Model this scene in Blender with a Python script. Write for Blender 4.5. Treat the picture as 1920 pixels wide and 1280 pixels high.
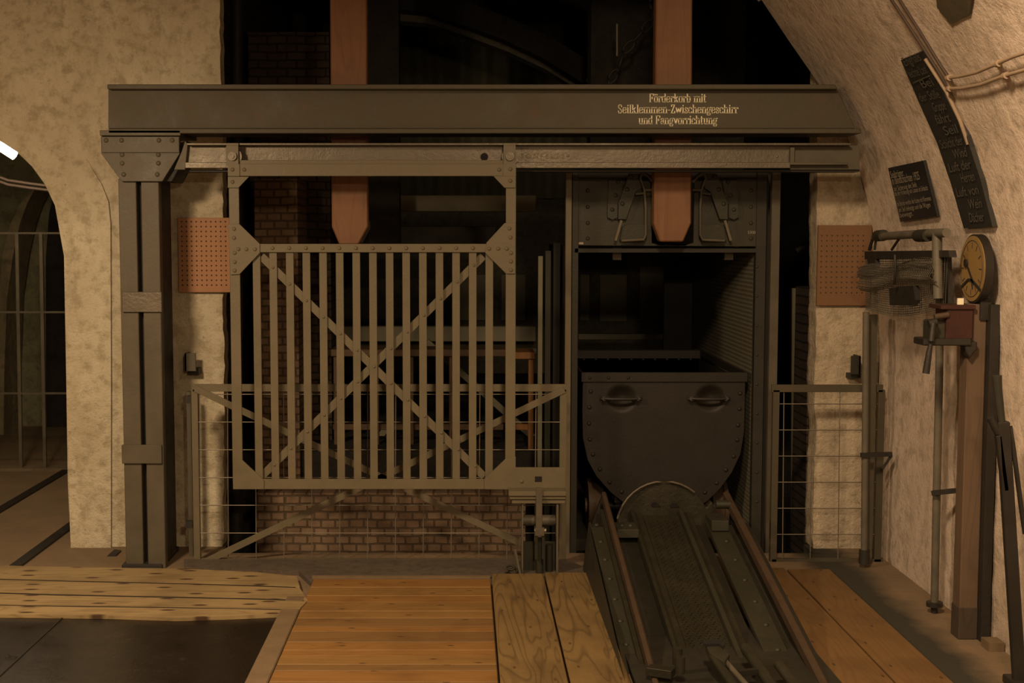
import bpy, math, random
from mathutils import Vector, Matrix
random.seed(7)
for o in list(bpy.data.objects): bpy.data.objects.remove(o)
scene = bpy.context.scene
COL = scene.collection
PI = math.pi

# ------------------------------------------------------------------ camera
F = 2500.0; TILT = math.atan(200 / F)
ST, CT = math.sin(TILT), math.cos(TILT)
cam = bpy.data.cameras.new('camera'); co = bpy.data.objects.new('camera', cam); COL.objects.link(co)
co.location = (0, 0, 1.6); co.rotation_euler = (PI / 2 - TILT, 0, 0)
cam.sensor_width = 36; cam.lens = 36 * F / 1920; cam.shift_x = 90 / 1920
cam.clip_start = 0.05; cam.clip_end = 60
scene.camera = co
# ------------------------------------------------------------------ world, lights, exposure
w = bpy.data.worlds.new('World'); scene.world = w; w.use_nodes = True
w.node_tree.nodes['Background'].inputs[0].default_value = (1, .7, .4, 1)
w.node_tree.nodes['Background'].inputs[1].default_value = 0.0
scene.view_settings.view_transform = 'Standard'; scene.view_settings.look = 'None'
scene.view_settings.gamma = 1; scene.view_settings.use_curve_mapping = False
scene.view_settings.exposure = 0.0
WARM = (1.0, .715, .43)
def area(name, loc, target, size, power, color=WARM, size_y=None):
    l = bpy.data.lights.new(name, 'AREA'); l.energy = power; l.color = color; l.size = size
    if size_y: l.shape = 'RECTANGLE'; l.size_y = size_y
    l.spread = math.radians(170)
    o = bpy.data.objects.new(name, l); COL.objects.link(o); o.location = loc
    o.rotation_euler = (Vector(target) - Vector(loc)).to_track_quat('-Z', 'Y').to_euler()
    return o
area('room_light', (0.55, 0.0, 2.30), (0.45, .8, -.4), .22, 92)
area('room_light', (-1.80, 3.9, 2.32), (-1.88, 4.75, .2), .28, 74)
area('room_light', (0.50, 2.9, 3.02), (2.2, 4.7, 1.2), .3, 44).data.spread = math.radians(125)  # added fill to brighten the right vault, no fixture known here

# ------------------------------------------------------------------ pixel helpers
def ray(px, py):
    u = (px - 870) / F; v = (640 - py) / F
    return Vector((u, CT + v * ST, -ST + v * CT))
def at(px, py, Y):
    r = ray(px, py); s = Y / r.y; return Vector((r.x * s, Y, 1.6 + r.z * s))
def atX(px, py, X):
    r = ray(px, py); s = X / r.x; return Vector((X, r.y * s, 1.6 + r.z * s))
def fl(px, py, z=0.0):
    r = ray(px, py); s = (z - 1.6) / r.z; return Vector((r.x * s, r.y * s, z))
PROF = [(0, 2.08), (1.0, 2.085), (1.5, 2.06), (1.75, 2.01), (1.95, 1.955), (2.15, 1.87), (2.35, 1.745), (2.55, 1.60), (2.75, 1.46), (2.95, 1.27), (3.15, .98), (3.32, .55), (3.4, 0)]
def wx(z):
    for (z0, x0), (z1, x1) in zip(PROF, PROF[1:]):
        if z <= z1: return x0 + (x1 - x0) * max(0, (z - z0)) / (z1 - z0)
    return 0
def wall(px, py, off=0.0):
    r = ray(px, py); lo, hi = 1.0, 12.0
    for _ in range(50):
        m = (lo + hi) / 2
        if r.x * m > wx(1.6 + r.z * m) - off: hi = m
        else: lo = m
    return Vector((r.x * lo, r.y * lo, 1.6 + r.z * lo))

# ------------------------------------------------------------------ mesh builder
OFF = {}
class MB:
    def __init__(s): s.v = []; s.f = []; s.sm = []
    def add(s, vs, fs, smooth=False):
        n = len(s.v); s.v += [Vector(a) for a in vs]
        for f in fs: s.f.append([n + i for i in f]); s.sm.append(smooth)
        return s
    def box(s, a, b):
        (x0, y0, z0), (x1, y1, z1) = a, b
        x0, x1 = min(x0, x1), max(x0, x1); y0, y1 = min(y0, y1), max(y0, y1); z0, z1 = min(z0, z1), max(z0, z1)
        return s.add([(x0, y0, z0), (x1, y0, z0), (x1, y1, z0), (x0, y1, z0), (x0, y0, z1), (x1, y0, z1), (x1, y1, z1), (x0, y1, z1)],
                     [(0, 3, 2, 1), (4, 5, 6, 7), (0, 1, 5, 4), (1, 2, 6, 5), (2, 3, 7, 6), (3, 0, 4, 7)])
    def rect(s, x0, y0, x1, y1, Y, d):          # rectangle seen in the photo, its face at depth Y, d deep
        a = at(x0, y0, Y); b = at(x1, y1, Y)
        c = at(x0, y1, Y); e = at(x1, y0, Y)
        return s.box(((a.x + c.x) / 2, Y, (b.z + c.z) / 2), ((b.x + e.x) / 2, Y + d, (a.z + e.z) / 2))
    def prism(s, pts, d):                        # pts 3D loop, extruded by vector d
        n = len(pts); d = Vector(d); P = [Vector(p) for p in pts]
        vs = P + [p + d for p in P]
        nr = Vector((0, 0, 0))
        for i in range(n): nr += P[i].cross(P[(i + 1) % n])
        if nr.dot(d) > 0: fr, bk = list(range(n))[::-1], list(range(n, 2 * n))
        else: fr, bk = list(range(n)), list(range(n, 2 * n))[::-1]
        sides = []
        for i in range(n):
            j = (i + 1) % n
            q = [i, n + i, n + j, j] if nr.dot(d) <= 0 else [i, j, n + j, n + i]
            sides.append(q)
        return s.add(vs, [fr, bk] + sides)
    def poly(s, px, Y, d): return s.prism([at(x, y, Y) for x, y in px], (0, d, 0))
    def floor(s, px, z, t): return s.prism([fl(x, y, z) for x, y in px], (0, 0, -t))
    def bar(s, a, b, w, h, up=(0, 0, 1)):        # box bar from a to b, w across, h along up
        a, b = Vector(a), Vector(b); d = (b - a).normalized(); up = Vector(up)
        x = d.cross(up)
        if x.length < 1e-4: x = d.cross(Vector((0, 1, 0)))
        x.normalize(); u = x.cross(d).normalized()
        vs = []
        for p in (a, b):
            for i, j in ((-1, -1), (1, -1), (1, 1), (-1, 1)): vs.append(p + x * w / 2 * i + u * h / 2 * j)
        return s.add(vs, [(0, 1, 2, 3), (7, 6, 5, 4), (0, 4, 5, 1), (1, 5, 6, 2), (2, 6, 7, 3), (3, 7, 4, 0)])
    def tube(s, pts, r, n=10, cap=True, r2=None):
        P = [Vector(p) for p in pts]; m = len(P); vs = []; fs = []
        t0 = (P[1] - P[0]).normalized(); ref = Vector((0, 0, 1)) if abs(t0.z) < .9 else Vector((1, 0, 0))
        for i, p in enumerate(P):
            t = (P[min(i + 1, m - 1)] - P[max(i - 1, 0)]).normalized()
            x = t.cross(ref).normalized(); y = x.cross(t)
            rr = r if r2 is None else r + (r2 - r) * i / (m - 1)
            for k in range(n):
                a = 2 * PI * k / n; vs.append(p + (x * math.cos(a) + y * math.sin(a)) * rr)
        for i in range(m - 1):
            for k in range(n):
                k2 = (k + 1) % n; fs.append((i * n + k, i * n + k2, (i + 1) * n + k2, (i + 1) * n + k))
        s.add(vs, fs, True)
        if cap: s.add(vs[:n], [tuple(range(n))[::-1]]); s.add(vs[-n:], [tuple(range(n))])
        return s
    def disc(s, c, axis, r, h, n=24, smooth=False):
        c = Vector(c); a = Vector(axis).normalized()
        return s.tube([c, c + a * h], r, n)
    def rivet(s, c, axis=(0, -1, 0), r=.009, h=None):
        c = Vector(c); a = Vector(axis).normalized(); h = h or r * .75
        x = a.orthogonal().normalized(); y = a.cross(x); vs = []; fs = []; n = 8
        for lv, (rr, hh) in enumerate(((1, 0), (.82, .62), (.45, .92))):
            for k in range(n):
                t = 2 * PI * k / n; vs.append(c + (x * math.cos(t) + y * math.sin(t)) * r * rr + a * h * hh)
        vs.append(c + a * h)
        for l in range(2):
            for k in range(n):
                k2 = (k + 1) % n; fs.append((l * n + k, l * n + k2, (l + 1) * n + k2, (l + 1) * n + k))
        for k in range(n): fs.append((2 * n + k, 2 * n + (k + 1) % n, 3 * n))
        return s.add(vs, fs, True)
    def build(s, name, m, parent=None, bevel=0.0, origin=None):
        me = bpy.data.meshes.new(name)
        if parent is not None: off = OFF[parent.name]
        elif origin is not None: off = Vector(origin)
        else:
            xs = [v.x for v in s.v]; ys = [v.y for v in s.v]; zs = [v.z for v in s.v]
            off = Vector(((min(xs) + max(xs)) / 2, (min(ys) + max(ys)) / 2, min(zs)))
        me.from_pydata([tuple(v - off) for v in s.v], [], s.f); me.update()
        me.polygons.foreach_set('use_smooth', s.sm)
        o = bpy.data.objects.new(name, me); COL.objects.link(o)
        if m: me.materials.append(m)
        if parent is not None: o.parent = parent
        else: o.location = off
        OFF[o.name] = off
        if bevel:
            b = o.modifiers.new('bevel', 'BEVEL'); b.width = bevel; b.segments = 1; b.limit_method = 'ANGLE'; b.angle_limit = .7
        return o
RM = {}
def rivs(pts, m, parent, r=.009, axis=(0, -1, 0)):
    k = (m.name, r, axis)
    if k not in RM:
        t = MB().rivet((0, 0, 0), axis, r); me = bpy.data.meshes.new('rivet'); me.from_pydata([tuple(v) for v in t.v], [], t.f); me.polygons.foreach_set('use_smooth', t.sm); me.materials.append(m); RM[k] = me
    for p in pts:
        o = bpy.data.objects.new('rivet', RM[k]); COL.objects.link(o); o.parent = parent; o.location = Vector(p) - OFF[parent.name]; OFF[o.name] = OFF[parent.name]
def thing(name, label, cat, loc, group=None):
    o = bpy.data.objects.new(name, None); COL.objects.link(o); o.location = loc; o.empty_display_size = .1
    o['label'] = label; o['category'] = cat
    if group: o['group'] = group
    OFF[o.name] = Vector(loc); return o
def tag(o, label, cat, group=None, kind=None):
    o['label'] = label; o['category'] = cat
    if group: o['group'] = group
    if kind: o['kind'] = kind
    return o
def struct(o, label=None):
    o['kind'] = 'structure'
    if label: o['label'] = label
    return o

# ------------------------------------------------------------------ materials
def newmat(name):
    m = bpy.data.materials.new(name); m.use_nodes = True; nt = m.node_tree
    return m, nt, nt.nodes['Principled BSDF']
def N(nt, t, **k):
    n = nt.nodes.new(t)
    for a, b in k.items(): setattr(n, a, b)
    return n
def ramp(nt, src, stops):
    r = N(nt, 'ShaderNodeValToRGB'); e = r.color_ramp.elements
    while len(e) < len(stops): e.new(.5)
    for i, (p, c) in enumerate(stops): e[i].position = p; e[i].color = (*c, 1) if len(c) == 3 else c
    nt.links.new(src, r.inputs[0]); return r
def coords(nt, scale=(1, 1, 1)):
    tc = N(nt, 'ShaderNodeTexCoord'); mp = N(nt, 'ShaderNodeMapping'); mp.inputs['Scale'].default_value = scale
    nt.links.new(tc.outputs['Object'], mp.inputs[0]); return mp.outputs[0]
def noise(nt, vec, sc, det=4, rough=.6, dist=0):
    n = N(nt, 'ShaderNodeTexNoise'); n.inputs['Scale'].default_value = sc; n.inputs['Detail'].default_value = det
    n.inputs['Roughness'].default_value = rough; n.inputs['Distortion'].default_value = dist
    nt.links.new(vec, n.inputs['Vector']); return n.outputs['Fac']
def mix(nt, fac, a, b, mode='MIX'):
    m = N(nt, 'ShaderNodeMix', data_type='RGBA', blend_type=mode)
    L = nt.links
    if isinstance(fac, float): m.inputs[0].default_value = fac
    else: L.new(fac, m.inputs[0])
    for s, i in ((a, 6), (b, 7)):
        if isinstance(s, tuple): m.inputs[i].default_value = (*s, 1)
        else: L.new(s, m.inputs[i])
    return m.outputs[2]
def math_(nt, op, a, b=None):
    m = N(nt, 'ShaderNodeMath', operation=op)
    for s, i in ((a, 0), (b, 1)):
        if s is None: continue
        if isinstance(s, (int, float)): m.inputs[i].default_value = s
        else: nt.links.new(s, m.inputs[i])
    return m.outputs[0]
def bump(nt, bs, h, strength, dist):
    b = N(nt, 'ShaderNodeBump'); b.inputs['Strength'].default_value = strength; b.inputs['Distance'].default_value = dist
    nt.links.new(h, b.inputs['Height']); nt.links.new(b.outputs[0], bs.inputs['Normal'])

def plaster(name, c1, c2, c3, bs_=1.0):
    m, nt, bs = newmat(name); v = coords(nt)
    big = noise(nt, v, 1.6, 5, .62); fine = noise(nt, v, 16, 6, .68); spk = noise(nt, v, 70, 4, .7)
    a = ramp(nt, big, [(.32, c1), (.68, c2)]).outputs[0]
    st = ramp(nt, noise(nt, coords(nt, (1, 1, .45)), 5.5, 6, .7, .6), [(.48, (0, 0, 0)), (.8, (.75, .75, .75))]).outputs[0]
    a = mix(nt, st, a, c3)
    a = mix(nt, ramp(nt, fine, [(.36, (.6, .6, .6)), (.52, (0, 0, 0))]).outputs[0], a, tuple(x * .75 for x in c3))
    a = mix(nt, ramp(nt, spk, [(.28, (.7, .7, .7)), (.36, (0, 0, 0))]).outputs[0], a, (.10, .08, .05))
    nt.links.new(a, bs.inputs['Base Color']); bs.inputs['Roughness'].default_value = .9
    h = math_(nt, 'ADD', math_(nt, 'MULTIPLY', fine, 1.2), math_(nt, 'MULTIPLY', spk, .5))
    h = math_(nt, 'ADD', h, math_(nt, 'MULTIPLY', big, 2.5))
    bump(nt, bs, h, .9 * bs_, .014); return m
def metal(name, c, c2, rough=.5, metallic=.0, rust=None, rs=.62, bmp=.25, spec=.3):
    m, nt, bs = newmat(name); v = coords(nt)
    n1 = noise(nt, v, 7, 6, .65); n2 = noise(nt, v, 55, 4, .7)
    a = ramp(nt, n1, [(.35, c), (.65, c2)]).outputs[0]
    if rust: a = mix(nt, ramp(nt, noise(nt, v, 11, 7, .75), [(rs, (0, 0, 0)), (rs + .1, (1, 1, 1))]).outputs[0], a, rust)
    nt.links.new(a, bs.inputs['Base Color'])
    nt.links.new(ramp(nt, n1, [(.3, (rough - .08,) * 3), (.7, (rough + .12,) * 3)]).outputs[0], bs.inputs['Roughness'])
    bs.inputs['Metallic'].default_value = metallic; bs.inputs['Specular IOR Level'].default_value = spec
    bump(nt, bs, math_(nt, 'ADD', n2, math_(nt, 'MULTIPLY', n1, 1.5)), bmp, .004); return m
def wood(name, c1, c2, axis='x', rough=.7, grain=1.0, knots=True, k=(.10, .055, .02), bmp=.3, kr=.055, ks=5.0):
    m, nt, bs = newmat(name)
    st = {'x': (.10, 1, 1), 'y': (1, .10, 1), 'z': (1, 1, .10)}[axis]
    v = coords(nt, st); v2 = coords(nt)
    oi = N(nt, 'ShaderNodeObjectInfo')
    wv = N(nt, 'ShaderNodeTexNoise', noise_dimensions='4D'); wv.inputs['Scale'].default_value = 6; wv.inputs['Detail'].default_value = 2; wv.inputs['Distortion'].default_value = .5
    nt.links.new(v, wv.inputs['Vector']); nt.links.new(math_(nt, 'MULTIPLY', oi.outputs['Random'], 20), wv.inputs['W'])
    rings = math_(nt, 'FRACT', math_(nt, 'MULTIPLY', wv.outputs['Fac'], 17))
    fi = noise(nt, v, 120, 3, .6)
    a = mix(nt, ramp(nt, rings, [(0, (1, 1, 1)), (.14, (.12, .12, .12)), (.75, (0, 0, 0)), (1, (.8, .8, .8))]).outputs[0], c1, c2)
    a = mix(nt, .35 * grain, a, mix(nt, fi, c2, c1))
    bigv = noise(nt, v2, 3, 4, .6)
    a = mix(nt, ramp(nt, bigv, [(.45, (0, 0, 0)), (.75, (.55, .55, .55))]).outputs[0], a, tuple(x * .55 for x in c2))
    if knots:
        kn = N(nt, 'ShaderNodeTexVoronoi'); kn.voronoi_dimensions = '2D' if axis != 'z' else '3D'; kn.inputs['Scale'].default_value = ks
        st2 = {'x': (.6, 1.6, 1), 'y': (1.6, .6, 1), 'z': (1.6, 1, .6)}[axis]
        nt.links.new(coords(nt, st2), kn.inputs['Vector'])
        a = mix(nt, ramp(nt, kn.outputs['Distance'], [(kr * .5, (1, 1, 1)), (kr, (0, 0, 0))]).outputs[0], a, k)
    nt.links.new(a, bs.inputs['Base Color']); bs.inputs['Roughness'].default_value = rough
    bump(nt, bs, math_(nt, 'ADD', rings, fi), bmp, .003); return m
def brick(name, b1, b2, mo, axes='xz', w_=.15, h_=.072):
    m, nt, bs = newmat(name); tc = N(nt, 'ShaderNodeTexCoord'); se = N(nt, 'ShaderNodeSeparateXYZ'); cb = N(nt, 'ShaderNodeCombineXYZ')
    nt.links.new(tc.outputs['Object'], se.inputs[0])
    nz = noise(nt, tc.outputs['Object'], 6, 3)
    nt.links.new(math_(nt, 'ADD', se.outputs['XYZ'.index(axes[0].upper())], math_(nt, 'MULTIPLY', nz, .02)), cb.inputs[0])
    nt.links.new(math_(nt, 'ADD', se.outputs['XYZ'.index(axes[1].upper())], math_(nt, 'MULTIPLY', nz, .02)), cb.inputs[1])
    b = N(nt, 'ShaderNodeTexBrick'); b.inputs['Scale'].default_value = 1; b.inputs['Brick Width'].default_value = w_; b.inputs['Row Height'].default_value = h_
    b.inputs['Mortar Size'].default_value = .006; b.inputs['Mortar Smooth'].default_value = .3; b.inputs['Bias'].default_value = -.2
    b.inputs['Color1'].default_value = (*b1, 1); b.inputs['Color2'].default_value = (*b2, 1); b.inputs['Mortar'].default_value = (*mo, 1)
    nt.links.new(cb.outputs[0], b.inputs['Vector'])
    a = mix(nt, ramp(nt, noise(nt, tc.outputs['Object'], 9, 5, .7), [(.4, (0, 0, 0)), (.7, (.7, .7, .7))]).outputs[0], b.outputs[0], tuple(x * .45 for x in b1))
    nt.links.new(a, bs.inputs['Base Color']); bs.inputs['Roughness'].default_value = .92
    inv = math_(nt, 'SUBTRACT', 1.0, b.outputs['Fac'])
    bump(nt, bs, math_(nt, 'ADD', inv, math_(nt, 'MULTIPLY', noise(nt, tc.outputs['Object'], 40, 4), .4)), .8, .008); return m
def dots(name, c1, c2, hole, axes, sp, rad, rough=.7, grain='z', margin=None):
    m, nt, bs = newmat(name); tc = N(nt, 'ShaderNodeTexCoord'); se = N(nt, 'ShaderNodeSeparateXYZ'); nt.links.new(tc.outputs['Object'], se.inputs[0])
    ds = []
    for i, ax in enumerate(axes):
        s_ = se.outputs['XYZ'.index(ax.upper())]
        p = math_(nt, 'PINGPONG', math_(nt, 'ADD', s_, sp * 100.5), sp / 2)
        ds.append(math_(nt, 'POWER', p, 2))
    r = math_(nt, 'POWER', math_(nt, 'ADD', ds[0], ds[1]), .5)
    msk = math_(nt, 'LESS_THAN', r, rad)
    if margin:
        for ax, (lo, hi) in margin.items():
            s_ = se.outputs['XYZ'.index(ax.upper())]
            msk = math_(nt, 'MULTIPLY', msk, math_(nt, 'MULTIPLY', math_(nt, 'GREATER_THAN', s_, lo), math_(nt, 'LESS_THAN', s_, hi)))
    g = noise(nt, coords(nt, (1, 1, .15) if grain == 'z' else (.15, 1, 1)), 60, 4)
    big = noise(nt, coords(nt), 6, 5)
    a = mix(nt, big, mix(nt, g, c1, c2), tuple((x + y) / 2 * .8 for x, y in zip(c1, c2)))
    a = mix(nt, msk, a, hole); nt.links.new(a, bs.inputs['Base Color']); bs.inputs['Roughness'].default_value = rough
    bump(nt, bs, math_(nt, 'SUBTRACT', math_(nt, 'MULTIPLY', g, .3), msk), .5, .004); return m
def flat(name, c, rough=.7, emit=0):
    m, nt, bs = newmat(name); bs.inputs['Base Color'].default_value = (*c, 1); bs.inputs['Roughness'].default_value = rough
    n = noise(nt, coords(nt), 30, 4); nt.links.new(mix(nt, n, c, tuple(x * .8 for x in c)), bs.inputs['Base Color'])
    if emit: bs.inputs['Emission Color'].default_value = (*c, 1); bs.inputs['Emission Strength'].default_value = emit
    return m
M = {}
M['plaster'] = plaster('old_plaster', (.68, .62, .47), (.50, .43, .31), (.40, .33, .20))
M['plaster_r'] = plaster('vault_plaster', (0.726, 0.6019, 0.5005), (0.5566, 0.4514, 0.3647), (0.4356, 0.3511, 0.2646), .55)
M['plaster_jamb'] = plaster('jamb_plaster', (.60, .50, .37), (.44, .36, .26), (.33, .27, .18))
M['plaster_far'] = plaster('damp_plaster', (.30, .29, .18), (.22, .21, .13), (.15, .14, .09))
M['dark'] = plaster('shade_dark_plaster', (.035, .030, .024), (.02, .017, .014), (.015, .012, .01))  # near-black colour stands in for the unlit shaft
M['shaftback'] = plaster('grey_render', (.16, .15, .11), (.11, .10, .075), (.08, .07, .05))
M['steel'] = metal('olive_painted_steel', (0.08169, 0.07114, 0.05006), (0.1054, 0.08959, 0.06324), .5, rust=(.13, .09, .06), rs=.66)
M['gate'] = metal('gate_grey_olive_paint', (0.1218, 0.1044, 0.0667), (0.145, 0.1189, 0.0754), .48, rust=(.19, .13, .085), rs=.68)
M['beam'] = metal('beam_dark_olive_paint', (0.06279, 0.05597, 0.03546), (0.07774, 0.06571, 0.04233), .55, rust=(.09, .06, .04), rs=.56)
M['rail'] = metal('worn_rail_steel', (0.1104, 0.0943, 0.0713), (0.138, 0.1173, 0.0897), .38, .35, rust=(.16, .11, .07), rs=.66, bmp=.45)
M['darksteel'] = metal('dark_cage_steel', (0.0266, 0.0252, 0.0182), (0.035, 0.0315, 0.0238), .5, rust=(.05, .032, .022), rs=.66)
M['greensteel'] = metal('green_cage_steel', (0.03264, 0.03168, 0.02016), (0.0408, 0.0384, 0.02496), .5, rust=(.09, .06, .04), rs=.68)
M['cart'] = metal('cart_black_brown_steel', (0.021, 0.01806, 0.01428), (0.02604, 0.02184, 0.01722), .5, rust=(.08, .055, .038), rs=.7)
M['ramp'] = metal('greasy_ramp_steel', (0.03, 0.0276, 0.018), (0.042, 0.0378, 0.024), .42, .2, rust=(.06, .04, .028), rs=.62, bmp=.6)
M['rust'] = metal('rusty_steel', (0.0748, 0.04909, 0.03039), (0.0528, 0.03272, 0.01963), .6, rust=(0.064, 0.03825, 0.0238), rs=.6, bmp=.5)
M['iron'] = metal('black_iron', (0.021, 0.0182, 0.0154), (0.0294, 0.0252, 0.021), .45)
M['pipe'] = metal('olive_grey_pipe', (0.09, 0.0825, 0.06375), (0.1425, 0.12, 0.08625), .5, rust=(.10, .07, .045), rs=.62)
M['wire'] = metal('galvanised_wire', (.28, .25, .2), (.2, .17, .13), .4, .5)
M['steel_shade'] = metal('shade_dark_steel', (0.024, 0.0228, 0.0192), (0.03, 0.027, 0.0228), .6)  # near-black tone puts shade into the post side; other dark steel shares it
M['guide'] = wood('red_brown_guide_timber', (0.2052, 0.09177, 0.03971), (0.1596, 0.06783, 0.02888), 'z', .65, .6)
M['deck'] = wood('orange_brown_decking', (0.2586, 0.1319, 0.0358), (0.1989, 0.09409, 0.02486), 'x', .6, .8, k=(.06, .03, .012))
M['deck2'] = wood('yellow_brown_decking', (0.2479, 0.1392, 0.04131), (0.1928, 0.09945, 0.02754), 'x', .6, .8, k=(.06, .03, .012))
M['deck3'] = wood('dark_brown_decking', (0.1951, 0.1102, 0.03672), (0.1492, 0.07573, 0.02448), 'x', .6, .8, k=(.06, .03, .012))
M['pale'] = wood('pale_spruce_cross', (0.3185, 0.2311, 0.113), (0.1998, 0.135, 0.05778), 'x', .75, .6, k=(.06, .03, .012), kr=.15, ks=6.0)
M['paley'] = wood('pale_spruce_long', (0.2213, 0.1423, 0.0527), (0.0791, 0.0474, 0.0158), 'y', .7, .9, k=(.08, .04, .015), bmp=.4)
M['rightwood'] = wood('worn_brown_plank', (0.1764, 0.09664, 0.03192), (0.1344, 0.06888, 0.02184), 'y', .7, .6, k=(.06, .03, .012))
M['postwood'] = wood('brown_wall_post', (0.126, 0.081, 0.0495), (0.099, 0.0612, 0.036), 'z', .7, .7, knots=False)
M['board'] = dots('perforated_orange_board', (.46, .24, .12), (.38, .18, .085), (.03, .015, .01), 'xz', .0245, .0042, margin={'x': (-.5, .5), 'z': (.03, .37)})
M['board2'] = dots('perforated_dull_board', (0.225, 0.1155, 0.05), (0.18, 0.088, 0.038), (0.054, 0.0308, 0.015), 'xz', .026, .0042, margin={'x': (-.5, .11), 'z': (.06, .355)})
M['perf'] = dots('perforated_sheet', (.20, .19, .13), (.17, .155, .11), (.04, .035, .025), 'yz', .022, .007)
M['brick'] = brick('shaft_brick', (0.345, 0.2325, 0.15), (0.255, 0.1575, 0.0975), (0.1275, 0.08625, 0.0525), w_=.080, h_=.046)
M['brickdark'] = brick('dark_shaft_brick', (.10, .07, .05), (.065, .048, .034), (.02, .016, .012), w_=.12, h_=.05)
M['seam'] = flat('dark_joint_shade', (.02, .014, .009), .9)  # shade in the plank gaps, painted as a dark fill
M['sheet'] = metal('black_floor_sheet', (0.00728, 0.004631, 0.002957), (0.00988, 0.006094, 0.00364), .32, rust=(.05, .032, .02), rs=.62)
M['strip'] = metal('grey_brown_edge', (0.144, 0.102, 0.06), (0.18, 0.126, 0.072), .7)
M['concrete'] = plaster('concrete_floor', (0.221, 0.1625, 0.104), (0.169, 0.13, 0.0806), (0.13, 0.0975, 0.065), .5)
M['dirtstrip'] = plaster('dusty_threshold', (.11, .085, .06), (.085, .065, .048), (.065, .05, .036), .5)
M['cream'] = flat('cream_lettering', (.95, .86, .62))
M['chalk'] = flat('chalk_lettering', (.10, .092, .075))
M['signtext'] = flat('sign_lettering', (.36, .31, .24))
M['black'] = flat('black_board', (.022, .021, .018), .6)
M['signblack'] = flat('black_sign', (.018, .019, .021), .35)
M['rub'] = flat('cable_sheath', (.06, .04, .03), .6)
M['conduit'] = flat('painted_conduit', (.34, .25, .17), .6)
M['dial'] = flat('amber_dial', (.27, .17, .06), .5)
M['hole'] = flat('dark_hole', (.008, .006, .005), .9)
M['redbox'] = metal('rusty_red_box', (0.04, 0.014, 0.01), (0.052, 0.02, 0.014), .6, rust=(.05, .035, .025), rs=.55)
M['net'] = flat('wire_net', (.085, .075, .055), .5)
M['orangewood'] = wood('orange_stool_wood', (.32, .15, .045), (.25, .11, .03), 'z', .6, .6, knots=False)
M['greenbox'] = flat('dusty_green', (.09, .09, .065), .7)
M['darkwood'] = wood('dark_foot_wood', (.06, .042, .028), (.045, .03, .02), 'z', .7, .7, knots=False)
M['lampglow'] = flat('lamp_tube', (1, .8, .5), .5, 30)
def floor_mat():
    m, nt, bs = newmat('soiled_floor'); v = coords(nt); se = N(nt, 'ShaderNodeSeparateXYZ'); nt.links.new(v, se.inputs[0])
    base = ramp(nt, noise(nt, v, 3, 6, .65), [(.35, (.22, .15, .088)), (.65, (.16, .115, .07))]).outputs[0]
    d = math_(nt, 'ADD', se.outputs[0], math_(nt, 'MULTIPLY', noise(nt, v, 5, 5, .6), .18))
    msk = ramp(nt, math_(nt, 'ABSOLUTE', math_(nt, 'SUBTRACT', d, 1.88)), [(.05, (1, 1, 1)), (.17, (0, 0, 0))]).outputs[0]
    a = mix(nt, msk, base, (.035, .032, .022))
    nt.links.new(a, bs.inputs['Base Color']); bs.inputs['Roughness'].default_value = .85
    bump(nt, bs, noise(nt, v, 25, 6, .7), .6, .01); return m
M['floor'] = floor_mat()

def text(name, s, m, p0, p1, up, h, parent=None, ext=.0012, sx=None, bold=.0):
    """line of lettering from p0 to p1 (baseline), letters rise along up, h tall"""
    cu = bpy.data.curves.new(name, 'FONT'); cu.body = s; cu.extrude = 0; cu.align_x = 'LEFT'; cu.offset = bold
    tmp = bpy.data.objects.new('tmp', cu); COL.objects.link(tmp)
    bpy.context.view_layer.update()
    me = bpy.data.meshes.new_from_object(tmp.evaluated_get(bpy.context.evaluated_depsgraph_get()))
    bpy.data.objects.remove(tmp)
    xs = [v.co.x for v in me.vertices]
    if not xs: return None
    x0, x1 = min(xs), max(xs); p0, p1 = Vector(p0), Vector(p1); d = (p1 - p0); L = d.length; d.normalize()
    up = Vector(up); up = (up - d * up.dot(d)).normalized()
    nrm = d.cross(up)
    off = OFF[parent.name] if parent is not None else Vector((0, 0, 0))
    for v in me.vertices:
        v.co = p0 + d * ((v.co.x - x0) / (x1 - x0) * L) + up * (v.co.y / .70 * h) + nrm * ext - off
    me.materials.append(m); o = bpy.data.objects.new(name, me); COL.objects.link(o)
    if parent is not None: o.parent = parent
    OFF[o.name] = off; return o

# ================================================================== SETTING
def zs(n, a, b): return [a + (b - a) * i / n for i in range(n + 1)]
fmb = MB()
fmb.box((-4.6, -3, -.12), (-1.32, 11.2, 0)); fmb.box((-1.32, -3, -.12), (2.3, 6.62, 0)).box((-1.32, 6.62, -.12), (-1.23, 6.8, 0)).box((1.76, 6.62, -.12), (2.3, 6.8, 0))
struct(fmb.build('floor', M['floor'], origin=(0, 0, 0)))
def vaultmesh(prof, y0, y1, t, ny=30):
    mb = MB(); n = len(prof); vs = []; fs = []
    rnd = random.Random(3)
    for j in range(ny + 1):
        y = y0 + (y1 - y0) * j / ny
        for (x, z) in prof:
            e = .006 if 0 < j < ny else .0
            vs.append((x + rnd.uniform(-e, e), y, z))
    for j in range(ny):
        for i in range(n - 1): fs.append((j * n + i, j * n + i + 1, (j + 1) * n + i + 1, (j + 1) * n + i))
    mb.add(vs, fs, True)
    # outer skin
    vo = [(x + t[0], y0 + (y1 - y0) * j, z + t[1]) for j in (0, 1) for (x, z) in prof]
    m = len(mb.v); mb.add(vo, [(i, n + i, n + i + 1, i + 1) for i in range(n - 1)])
    # end rims
    a = len(mb.v); mb.add([vs[i] for i in range(n)] + vo[:n], [(i, n + i, n + i + 1, i + 1) for i in range(n - 1)])
    mb.add([vs[ny * n + i] for i in range(n)] + vo[n:], [(i, i + 1, n + i + 1, n + i) for i in range(n - 1)])
    return mb
fine = []
for z in zs(40, 0, 2.75): fine.append((wx(z), z))
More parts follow.
